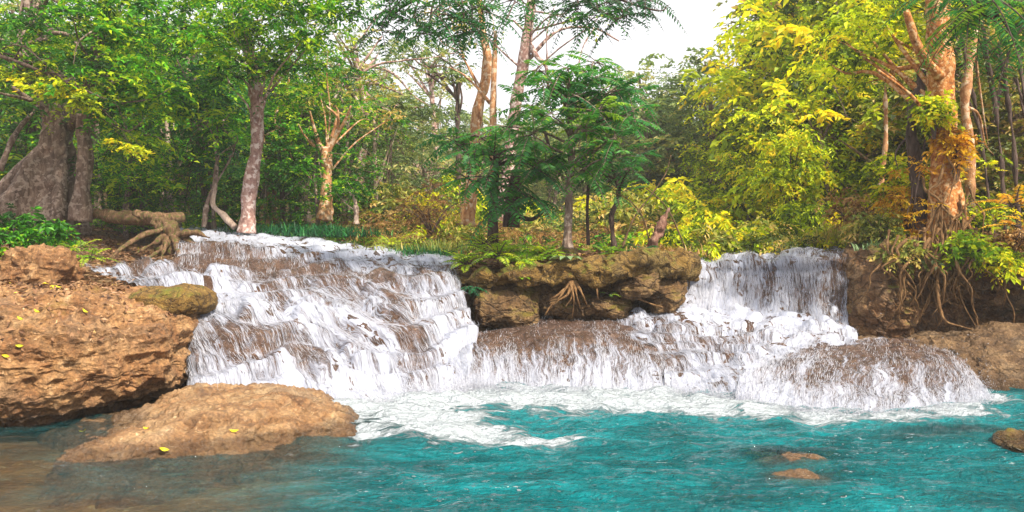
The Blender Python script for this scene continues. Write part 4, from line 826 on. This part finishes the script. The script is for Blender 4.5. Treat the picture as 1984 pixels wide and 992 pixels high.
for px, d, k in ((1200, 25, 'olive'), (1255, 27, 'dry'), (1300, 25, 'yellow'), (1345, 27, 'yellow'), (1240, 31, 'yellow'), (1310, 32, 'olive'), (1180, 33, 'yellow'), (1370, 30, 'yellow'), (1130, 30, 'olive'), (820, 27, 'yellow'), (770, 30, 'olive'), (870, 30, 'yellow')): put(k, wx(px, d), d, random.uniform(1.2, 1.6), True)
# thicket behind the bank
for d, a, b, st in ((20, 900, 1330, 75), (23, 740, 1330, 70), (27, 700, 1330, 60), (32, 700, 1340, 55), (40, 700, 1340, 60)):
    for px in np.arange(a, b, st): put(random.choice(('dry', 'dry', 'olive', 'green')), wx(px + random.uniform(-20, 20), d), d + random.uniform(-.7, .7), random.uniform(.6, 1.0) * (1 + (d - 20) * .045), True)
for d, a, b, st in ((23.5, 180, 620, 62), (26, -60, 720, 62), (31, -60, 760, 60)):
    for px in np.arange(a, b, st): put(random.choice(('deep', 'green', 'deep')), wx(px + random.uniform(-20, 20), d), d + random.uniform(-.6, .6), random.uniform(.36, .5))
# forest floor left
for d, a, b, st in ((22.5, 500, 740, 60), (25, -40, 720, 75), (29, -60, 720, 80)):
    for px in np.arange(a, b, st): put(random.choice(('green', 'deep')), wx(px + random.uniform(-15, 15), d), d, random.uniform(.4, .65), True)

# ------------------------------------------------------------------ ferns, grasses, small plants
def fern(label, px, py, d, n, L, leafm='L_fern', tint=.5, leaf=.11, name='fern', cat='fern', group=None, z=None, el=(.2, .9), droop=.75, nl=16, wid=.32):
    b = P(px, py, d); e = empty(name, b, label, cat, group); lb, sb = MB(), MB()
    for k in range(n): frond(b + RNG.normal(0, .05, 3) * [1, 1, .2], k * 2.4 + RNG.normal(0, .3), RNG.uniform(*el), L * RNG.uniform(.65, 1.15), nl, leaf * RNG.uniform(.8, 1.1), lb, RNG.normal(tint, .15), droop, wid, sb)
    obj('fronds', lb.mesh('fronds', M[leafm], False), e, b); obj('stems', sb.mesh('stems', M['bark_dark']), e, b); return e
for i, (px, py, d, n, L) in enumerate(((965, 500, 15.9, 34, 1.1), (905, 512, 16.1, 22, .8), (1015, 512, 15.7, 24, .75), (1058, 496, 16.0, 24, .75), (935, 478, 17.0, 26, 1.1))):
    fern('arching yellow-green fern on the bank, ' + ('largest of the clump', 'leftmost of the clump', 'low in front of the clump', 'just left of the slender grey trunk', 'at the back of the clump')[i], px, py, d, n, L, tint=.6, group='ferns on the bank')
fern('bright yellow fern clump left of the bank behind the rapids', 760, 478, 20.5, 16, 1.0, tint=.85, group=None)
fern('second yellow fern clump, beside the dark grass', 735, 470, 21.5, 12, .8, tint=.8)
fern('bright green fern above the small brown rock at the left', 175, 500, 14.2, 16, .62, tint=.55, leaf=.08)
fern('leafy green fern hugging the rapids at the far left', 150, 485, 14.8, 14, .6, tint=.45, leaf=.08)
fern('yellow fern at the foot of the right hillside beside the falls', 1400, 500, 18.0, 12, .6, tint=.95)
fern('green fern spilling over the bank top right of the sage rosette', 1180, 492, 16.0, 16, .6, tint=.4, leaf=.09)
fern('dark green fern tuft on the bank near its right end', 1245, 488, 16.0, 14, .5, 'L_frond', .5, leaf=.08)
fern('dark fern sprouting from the face of the bank by the left cascade', 915, 556, 15.7, 9, .55, 'L_teal', .5, leaf=.09, el=(-.3, .4))
fern('small bright fern under the overhang, right of the hanging roots', 1175, 570, 15.3, 6, .25, tint=.4, leaf=.05)
fern('orange-yellow arching fronds at the right edge above the roots', 1960, 400, 14.2, 14, 1.0, 'L_orange', .6, leaf=.12)
fern('second orange-yellow frond clump hanging at the right edge', 1985, 440, 14.6, 10, .9, 'L_orange', .5, leaf=.12)
def rosette(label, px, py, d, n, L, W, leafm, tint=.5):
    b = P(px, py, d); e = empty('broadleaf_plant', b, label, 'plant')
    for k in range(n):
        mb = MB(); az = k * 2.399; dh = np.array([math.cos(az), math.sin(az), 0]); t = np.linspace(0, 1, 8)[:, None]; ll = L * random.uniform(.8, 1.1)
        c = b + dh * ll * t + np.array([0, 0, 1.]) * (ll * (.75 * t - .75 * t ** 2)); sd = np.cross(dh, [0, 0, 1]); ww = (W * np.sin(t * math.pi * .93 + .12) ** .8)
        v = np.stack([c - sd * ww, c + [0, 0, -.015], c + sd * ww], 1).reshape(-1, 3); mb.add(v, grid_faces(8, 3), tint); obj('leaf', mb.mesh('leaf', M[leafm]), e, b)
M['L_sage'] = leaf_mat('sage_leaves', [(0, (.08, .16, .06)), (1, (.3, .42, .2))], .2)
rosette('sage green broad-leaved rosette at the foot of the slender grey trunk', 1100, 502, 15.2, 10, .34, .07, 'L_sage')
rosette('small broad-leaved rosette on the bank right of the sage one', 1010, 540, 15.2, 7, .2, .05, 'L_fern')
def grass(label, px, py, d, n, L, leafm, spread, tint=.5, kind=None, w=.012, droop=.5, name='grass_tuft', cat='grass'):
    b = P(px, py, d); k = n; az = RNG.uniform(0, 6.28, k); el = RNG.uniform(.5, 1.4, k); st = b + RNG.normal(0, 1, (k, 3)) * np.array([spread[0], spread[1], .02]); ll = L * RNG.uniform(.6, 1.2, k); lb = MB()
    dh = np.stack([np.cos(az), np.sin(az), 0 * az], -1); ts = np.linspace(0, 1, 5); rows = []
    for t in ts:
        c = st + dh * (ll * np.cos(el) * t)[:, None] + np.array([0, 0, 1.]) * (ll * (np.sin(el) * t - droop * t * t))[:, None]; sd = np.cross(dh, [0, 0, 1.]) * (w * (1 - t) + .0015); rows += [c - sd, c + sd]
    v = np.stack(rows, 1).reshape(-1, 3); i = np.arange(k)[:, None] * 10; f = np.concatenate([i + np.array([[2 * q, 2 * q + 1, 2 * q + 3, 2 * q + 2]]) for q in range(4)]); lb.add(v, f, np.repeat(np.clip(RNG.normal(tint, .2, k), 0, 1), 10))
    o = obj(name, lb.mesh(name, M[leafm], False), None, b); tag(o, label, cat, None, kind); return o
grass('dark blue-green grass clump by the rapids, under the forked tree', 640, 458, 21.3, 900, .7, 'L_teal', (.7, .3), .5)
grass('dark green grass fringe at the foot of the blotched trunk', 560, 452, 21.6, 900, .6, 'L_teal', (.9, .3), .4)
grass('low blue-green grass clump beside the yellow fern', 815, 496, 19.6, 900, .55, 'L_teal', (.45, .3), .6)
grass('olive grass standing behind the left end of the bank', 880, 485, 20, 900, .6, 'L_olive', (1.0, .6), .4)
grass('greyish bamboo grass tuft on the lip of the right rock wall', 1730, 485, 15.9, 220, .5, 'L_sage', (.35, .15), .3, w=.02)
grass('straw grass draped over the right bank top', 1640, 470, 18, 700, .9, 'L_olive', (.5, .3), .75)
grass('dry grass below the leaning dead stump', 1280, 495, 17.2, 500, .5, 'L_dry', (.35, .25), .5)
# left leafy plants above the boulder
def shrub(label, px, py, d, r, h, leafm, L, nc, per, tint, name='bush', cat='bush', rc=.25, aspect=.45, droop=.35, group=None):
    b = P(px, py, d); e = proto_bush(r, h, M[leafm], L, nc, per, tint, rc, name=name, cat=cat, droop=droop, aspect=aspect); e.location = [float(q) for q in b]; tag(e, label, cat, group); return e
shrub('glossy green leafy bush at the left edge above the boulder', 30, 500, 13.8, .75, .85, 'L_green', .12, 40, 45, (.38, .2))
shrub('second green leafy bush, right of the one at the left edge', 105, 475, 15.2, .5, .45, 'L_green', .10, 24, 40, (.45, .2))
shrub('bright lime bush spilling over the edge right of the tall waterfall lip', 1560, 470, 19.4, 1.0, 1.1, 'L_yellow', .13, 50, 54, (.4, .25), droop=.7)
shrub('vivid yellow bush cascading down behind the tall waterfall', 1530, 400, 21, 1.0, 2.4, 'L_yellow', .14, 90, 54, (.6, .2), rc=.35, droop=.8)
shrub('brown twiggy thicket left of the bank', 835, 440, 22.5, 1.0, 1.3, 'L_dry', .13, 40, 54, (.15, .15), aspect=.15, rc=.4)

# leaf litter
def scatter_on(name, label, pts, nrm, L, leafm, tint=(.4, .25), lift=.01):
    k = len(pts); lb = MB(); d = RNG.normal(0, 1, (k, 3)); d = d - nrm * (d * nrm).sum(-1, keepdims=True); LL = L * RNG.uniform(.5, 1.3, k)
    leaves(pts + nrm * lift, unit(d) + nrm * RNG.normal(.15, .2, k)[:, None], nrm + RNG.normal(0, .3, (k, 3)), LL, LL * .5, np.clip(RNG.normal(tint[0], tint[1], k), 0, 1), lb)
    o = obj(name, lb.mesh(name, M[leafm], False)); tag(o, label, 'leaf litter', None, 'stuff')
flat_p, flat_n = BP.reshape(-1, 3), BN.reshape(-1, 3)
wgt = np.clip(flat_n[:, 2] - .35, 0, 1) * (flat_p[:, 2] > .9) * np.clip(.55 - (flat_p[:, 0] + 5.5) * .3 + .6 * fbm(flat_p, 1.2, 2), 0, 1); idx = RNG.choice(len(flat_p), 2600, p=wgt / wgt.sum())
scatter_on('leaf_litter', 'dead brown leaves lying on the top of the big boulder', flat_p[idx], flat_n[idx], .085, 'litter')
def ground_litter(label, x0, x1, y0, y1, n, L=.1, zoff=.03):
    x = RNG.uniform(x0, x1, n); y = RNG.uniform(y0, y1, n); z = ground_z(x, y) + zoff; scatter_on('leaf_litter', label, np.stack([x, y, z], -1), np.tile([0, 0, 1.], (n, 1)), L, 'litter')
ground_litter('brown leaves covering the left bank between boulder and big tree', -13, -5, 13, 22, 9000, .12)
ground_litter('brown leaves on the forest floor under the left woods', -16, 0, 22, 34, 9000, .16)
ground_litter('dry leaves and yellow ones on the bank and the slope behind it', -1, 9, 16.5, 24, 9000, .12, .45)
x = P(1000, 500, 17)[0]
k = 2600; u = RNG.random(k); pp = np.stack([wx(890, 16.8) + u * (wx(1335, 16.8) - wx(890, 16.8)), RNG.uniform(15.9, 18.5, k), 0 * u], -1); pp[:, 2] = 1.72 + .27 * sstep(0, .7, u) + RNG.uniform(0, .10, k)
scatter_on('leaf_litter', 'dry reddish leaves heaped on top of the mossy bank', pp, np.tile([0, 0, 1.], (k, 1)), .13, 'litter', (.45, .3))
# single bright fallen leaves
ylabs = [('lone green leaf lying on the front edge of the flat rock', 318, 872), ('yellow-green leaf on the flat rock below the boulder', 160, 840), ('yellow leaf at the top of the flat rock', 285, 833), ('yellow leaf on the flat rock toward the cascade', 455, 838)]
FP, FNN = FG.reshape(-1, 3), FN.reshape(-1, 3)
def proj(p): return np.stack([992 + p[:, 0] / p[:, 1] * F, HY + (CAM_H - p[:, 2]) / p[:, 1] * F], -1)
prF, prB = proj(FP), proj(flat_p)
def leaf_on(lab, px, py, pr, pts, nr, L):
    dd = np.hypot(*(pr - [px, py]).T) + (pts[:, 1] - pts[:, 1].min()) * 6; i = int(np.argmin(dd)); n = nr[i] if nr[i][2] > 0 else -nr[i]
    mb = MB(); a = random.uniform(-.5, .5); d = np.array([math.cos(a), math.sin(a), 0]); d = d - n * d.dot(n); s = unit(np.cross(d, n)); t = np.linspace(0, 1, 7)[:, None]
    c = pts[i] + n * .02 + unit(d) * L * (t - .5) + n * (.03 * (t - .5) ** 2 * 4 * L / .15); wv = L * .2 * np.sin(t * math.pi * .94 + .1)
    mb.add(np.stack([c - s * wv + n * .006, c, c + s * wv + n * .006], 1).reshape(-1, 3), grid_faces(7, 3), random.random()); o = obj('fallen_leaf', mb.mesh('fallen_leaf', M['yleaf']), None, pts[i]); tag(o, lab, 'leaf', 'bright fallen leaves')
for lab, px, py in ylabs: leaf_on(lab, px, py, prF, FP, FNN, .10)
for lab, px, py in (('yellow leaf on the boulder, nearest the left edge', 12, 690), ('yellow leaf on the boulder just above the leftmost one', 38, 672), ('pale yellow leaf high on the left of the boulder', 40, 618), ('yellow leaf high in the middle of the boulder', 165, 605), ('pale leaf on the upper left slope of the boulder', 72, 606), ('small yellow leaf at the top edge of the boulder', 115, 556)):
    leaf_on(lab, px, py, prB, flat_p, flat_n, .09)

# ------------------------------------------------------------------ roots
def roots(e, specs, base, mat='root', r=.03):
    for s in specs:
        mb = MB(); n = len(s); rr = np.linspace(1, .18, n) * r * random.uniform(.7, 1.3)
        mb.add(*tube([P(*q) for q in s], rr, 8, n * 7, rough=.012, rsc=7)); obj('root', mb.mesh('root', M[mat]), e, base)
b = P(1105, 560, 15.2); e = empty('hanging_roots', b, 'cluster of pale roots dangling from the middle of the bank', 'roots')
roots(e, [[(1105, 545, 15.2), (1100, 570, 15.0), (1070, 590, 15.0), (1055, 612, 15.0)], [(1108, 545, 15.2), (1108, 575, 15), (1095, 595, 15.05)], [(1112, 545, 15.2), (1118, 575, 15), (1125, 600, 15.1)],
          [(1115, 545, 15.2), (1128, 570, 15), (1140, 598, 15.2)], [(1105, 550, 15.1), (1112, 580, 14.95), (1108, 618, 15)], [(1095, 560, 15.1), (1075, 575, 15), (1058, 585, 15.1)], [(1102, 550, 15.1), (1085, 575, 15), (1060, 600, 15)],
          [(1157, 545, 15.2), (1157, 565, 15.1), (1159, 580, 15.1)], [(1230, 575, 15.3), (1260, 588, 15.2), (1300, 600, 15.3)]], b)
# right fig tree
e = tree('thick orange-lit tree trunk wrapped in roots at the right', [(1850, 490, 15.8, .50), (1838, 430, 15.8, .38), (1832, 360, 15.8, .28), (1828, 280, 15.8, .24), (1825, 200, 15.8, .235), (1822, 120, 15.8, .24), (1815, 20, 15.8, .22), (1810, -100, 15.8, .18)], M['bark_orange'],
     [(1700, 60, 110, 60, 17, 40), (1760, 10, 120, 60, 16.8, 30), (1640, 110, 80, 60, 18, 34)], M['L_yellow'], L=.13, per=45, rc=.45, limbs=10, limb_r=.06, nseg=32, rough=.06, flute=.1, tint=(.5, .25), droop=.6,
     extra=[[(1822, 150, 15.6, .10), (1795, 120, 15.4, .10), (1775, 80, 15.2, .08), (1755, 20, 15.1, .06)], [(1815, 260, 15.6, .03), (1770, 190, 15.5, .04), (1700, 135, 15.4, .03)]])
b = P(1850, 490, 15.8); sp = []
for k in range(46):
    x0 = random.uniform(1690, 1975); x0 = x0 if k > 16 else random.uniform(1790, 1890); y0 = random.uniform(380, 480) if k <= 16 else random.uniform(440, 500); n = 6; x1 = x0 + random.uniform(-70, 70); y1 = random.uniform(540, 645); d0 = random.uniform(15.0, 15.6); 
    sp.append([(x0 + (x1 - x0) * t + random.uniform(-13, 13), y0 + (y1 - y0) * t, (d0 - .15 - .25 * math.sin(t * 3) if k > 16 else 15.45 - .4 * t)) for t in np.linspace(0, 1, n)])
sp.append([(1815, 520, 15), (1818, 580, 14.7), (1830, 620, 14.5), (1860, 632, 14.4), (1890, 640, 14.2)])
for q in list(sp[:20]): m_ = q[2]; sp.append([m_] + [(m_[0] + random.choice((-1, 1)) * 12 * j + random.uniform(-5, 5), m_[1] + 22 * j, m_[2] + .03 * j) for j in (1, 2, 3)])
roots(e, sp, b, 'root', .03)
sp = []
for k in range(17):
    x0 = random.gauss(1835, 28); y0 = random.uniform(300, 460); x1 = x0 + random.uniform(-60, 60); sp.append([(x0 + (x1 - x0) * t + random.uniform(-13, 13), y0 + random.uniform(80, 150) * t, 15.38 - .35 * t) for t in np.linspace(0, 1, 5)])
roots(e, sp, b, 'root', .024)
tree('dark vine-wrapped trunk left of the orange-lit trunk', [(1790, 480, 16.2, .16), (1785, 400, 16.2, .14), (1772, 310, 16.2, .14), (1768, 230, 16.2, .12), (1790, 140, 16.2, .1)], M['bark_dark'],
     [(1765, 380, 36, 100, 15.9, 26)], M['L_orange'], L=.09, per=27, rc=.25, limbs=3, tint=(.55, .3), rough=.06)
tree('grey side trunk right of the orange-lit trunk', [(1885, 480, 16.4, .17), (1880, 380, 16.4, .12), (1878, 280, 16.4, .1), (1870, 190, 16.4, .09), (1890, 60, 16.4, .07)], M['bark_warm'], [(1900, 300, 40, 60, 17.5, 8)], M['L_yellow'], L=.1, per=27, rc=.3, limbs=3, tint=(.5, .25), rough=.04)
for i, (a, b2, c2, d2, lb_) in enumerate(((1925, 470, 1860, 60, 'thin dark pole stem leaning left behind the side trunk'), (1950, 470, 1900, 20, 'thin dark stem second from the right edge'), (1975, 470, 1935, 80, 'dark slanting stem near the right edge'), (2010, 460, 1960, 30, 'dark stem crossing the right edge of the view'), (1700, 400, 1715, 160, 'thin pale liana hanging before the yellow hillside'))):
    tree(lb_, [(a, b2, 17.5, .055), ((a + c2) / 2 + 8, (b2 + d2) / 2, 17.5, .045), (c2, d2, 17.5, .03)], M['bark_dark'] if i < 4 else M['bark_warm'], [(c2, d2 + 40, 60, 70, 18, 12)] if i < 4 else [], M['L_olive'], L=.12, per=36, nseg=7, limbs=4, tint=(.3, .25))
# fronds drooping at the upper right
tips = [(1840, -20, 13), (1900, -10, 13), (1960, 0, 13.2), (1990, 40, 13.5), (1930, 30, 13.6), (1880, 20, 13.4)]
frond_tree('palm-like green fronds sweeping down at the upper right corner', [(2080, 470, 15.5, .2), (2080, 200, 15, .16), (2050, 0, 14, .12), (1980, -60, 13.5, .07), (1850, -50, 13, .04)], M['bark_dark'], tips, L=1.45, leafl=.24, nf=(7, 10), nl=20, tint=.6, droop=1.0, wid=.16)
for (px, py, d, r_, h_, lf, lab) in ((1700, 470, 16.4, .5, .7, 'L_olive', 'olive bush on the bank top left of the root tangle'), (1760, 440, 16.6, .5, 1.0, 'L_orange', 'orange-leaved climbing shrub beside the dark vine-wrapped trunk'),
        (1905, 450, 15.6, .5, .7, 'L_yellow', 'yellow shrub on the bank right of the root tangle'), (1960, 490, 15.4, .5, .5, 'L_dry', 'dry brown shrub hanging over the bank at the right edge'), (1800, 400, 16.4, .35, .9, 'L_yellow', 'yellow creeper clothing the left side of the orange-lit trunk'), (1745, 505, 15.1, .35, .35, 'L_olive', 'olive creeper spilling over the top of the right rock wall'), (1870, 500, 14.9, .4, .5, 'L_fern', 'green leafy creeper draped over the hanging roots'), (1935, 520, 14.9, .35, .4, 'L_yellow', 'yellow-green creeper hanging low at the right edge'), (1850, 330, 15.5, .22, 1.0, 'L_orange', 'orange creeper leaves climbing the front of the orange-lit trunk'), (1810, 250, 15.5, .2, .8, 'L_yellow', 'yellow creeper leaves high on the orange-lit trunk'), (1730, 380, 16.8, .5, .9, 'L_yellow', 'yellow leafy shrub hugging the dark vine-wrapped trunk'), (1655, 440, 17.5, .7, .9, 'L_dry', 'dry straw-brown shrub on the bank right of the tall waterfall lip')):
    shrub(lab, px, py, d, r_, h_, lf, .10, 34, 45, (.5, .25), rc=.28, droop=.6)
for lab, path in (('bare arching dead branch right of the thin dark sapling', [(1205, 480, 16.6, .03), (1230, 420, 16.6, .022), (1285, 345, 16.6, .016), (1300, 300, 16.6, .006)]),
                  ('bare dead branch leaning left beside the reddish stump', [(1262, 485, 16.7, .025), (1245, 420, 16.7, .018), (1215, 385, 16.7, .012), (1190, 375, 16.7, .005)]),
                  ('thin bare twig crossing above the reddish stump', [(1330, 485, 17, .02), (1290, 400, 17, .015), (1232, 350, 17, .006)]),
                  ('orange dead bough slanting across the right hillside', [(1760, 385, 17.2, .05), (1700, 325, 17.2, .04), (1640, 280, 17.4, .02), (1610, 265, 17.4, .008)])):
    tree(lab, path, M['log'], [], None, nseg=6, name='dead_branch', cat='branch', rough=.008)
# dead leaning stump
mb = MB(); mb.add(*tube([P(1262, 484, 16.5), P(1272, 458, 16.5), P(1285, 430, 16.5), P(1297, 402, 16.5)], [.10, .12, .085, .02], 16, 40, rough=.06, rsc=6))
o = obj('dead_stump', mb.mesh('dead_stump', M['deadwood']), None, P(1262, 480, 16.5)); tag(o, 'reddish broken stump leaning right on the end of the bank', 'stump')

# ------------------------------------------------------------------ which one is which
KD = {(False, 'deep'): 'dark green forest tree', (False, 'green'): 'mid green forest tree', (False, 'haze'): 'pale misty tree', (False, 'olive'): 'olive green tree', (False, 'yellow'): 'yellow-green tree',
      (True, 'yellow'): 'sunlit yellow-green bush', (True, 'olive'): 'olive bush', (True, 'green'): 'low green bush', (True, 'dry'): 'dry orange-brown bush', (True, 'deep'): 'dark green low bush'}
ZN = [(110, 'behind the buttressed tree'), (230, 'behind the slim pale trunk'), (360, 'behind the fallen log'), (450, 'left of the blotched trunk'), (545, 'behind the blotched trunk'), (610, 'between blotched and forked trunks'), (670, 'behind the forked tree'), (750, 'behind the umbrella bush'),
      (860, 'behind the yellow ferns'), (960, 'left of the leaning tan tree'), (1050, 'behind the leaning pinkish tree'), (1150, 'behind the slender grey trunk'), (1250, 'right of the slender grey trunk'), (1330, 'behind the dead stump'),
      (1430, 'above the left end of the tall waterfall'), (1530, 'above the middle of the tall waterfall'), (1640, 'above the right end of the tall waterfall'), (1740, 'behind the right rock wall'), (1810, 'behind the dark vine-wrapped trunk'), (1880, 'behind the orange-lit trunk'), (9999, 'at the right edge behind the dark stems')]
ORD = ['frontmost', 'second', 'third', 'fourth', 'fifth', 'sixth', 'seventh', 'eighth', 'ninth', 'tenth', 'eleventh', 'twelfth']
bins = {}
for key, x, y, o in PUT:
    q = 992 + x / y * F; z = next(n for lim, n in ZN if q < lim); bins.setdefault((key, z), []).append((y, o))
for (key, z), L_ in bins.items():
    L_.sort(key=lambda t: t[0])
    for i, (y, o) in enumerate(L_):
        o['label'] = KD[key] + ' ' + z + ('' if len(L_) == 1 else ', ' + (ORD[i] + (' from the front' if i else '') if i < len(L_) - 1 or i == 0 else 'backmost'))

# ------------------------------------------------------------------ misty air
HAZE = True
if HAZE:
    m = bpy.data.materials.new('misty_air'); m.use_nodes = True; n = m.node_tree; n.nodes.remove(n.nodes['Principled BSDF'])
    pv = N(n, 'ShaderNodeVolumePrincipled'); pv.inputs['Color'].default_value = (0.95, 0.96, 0.97, 1); pv.inputs['Density'].default_value = 0.0012; pv.inputs['Anisotropy'].default_value = 0.0
    n.links.new(pv.outputs[0], n.nodes['Material Output'].inputs['Volume'])
    x0, x1, y0, y1, z0, z1 = -151, 151, -61, 181, -3.0, 58.0
    v = [(x, y, z) for z in (z0, z1) for y in (y0, y1) for x in (x0, x1)]
    f = [(0, 2, 3, 1), (4, 5, 7, 6), (0, 1, 5, 4), (2, 6, 7, 3), (0, 4, 6, 2), (1, 3, 7, 5)]
    o = obj('haze', make_mesh('haze', v, f, False, None, None, m)); tag(o, 'thin pale morning mist in the valley', 'mist', kind='stuff')
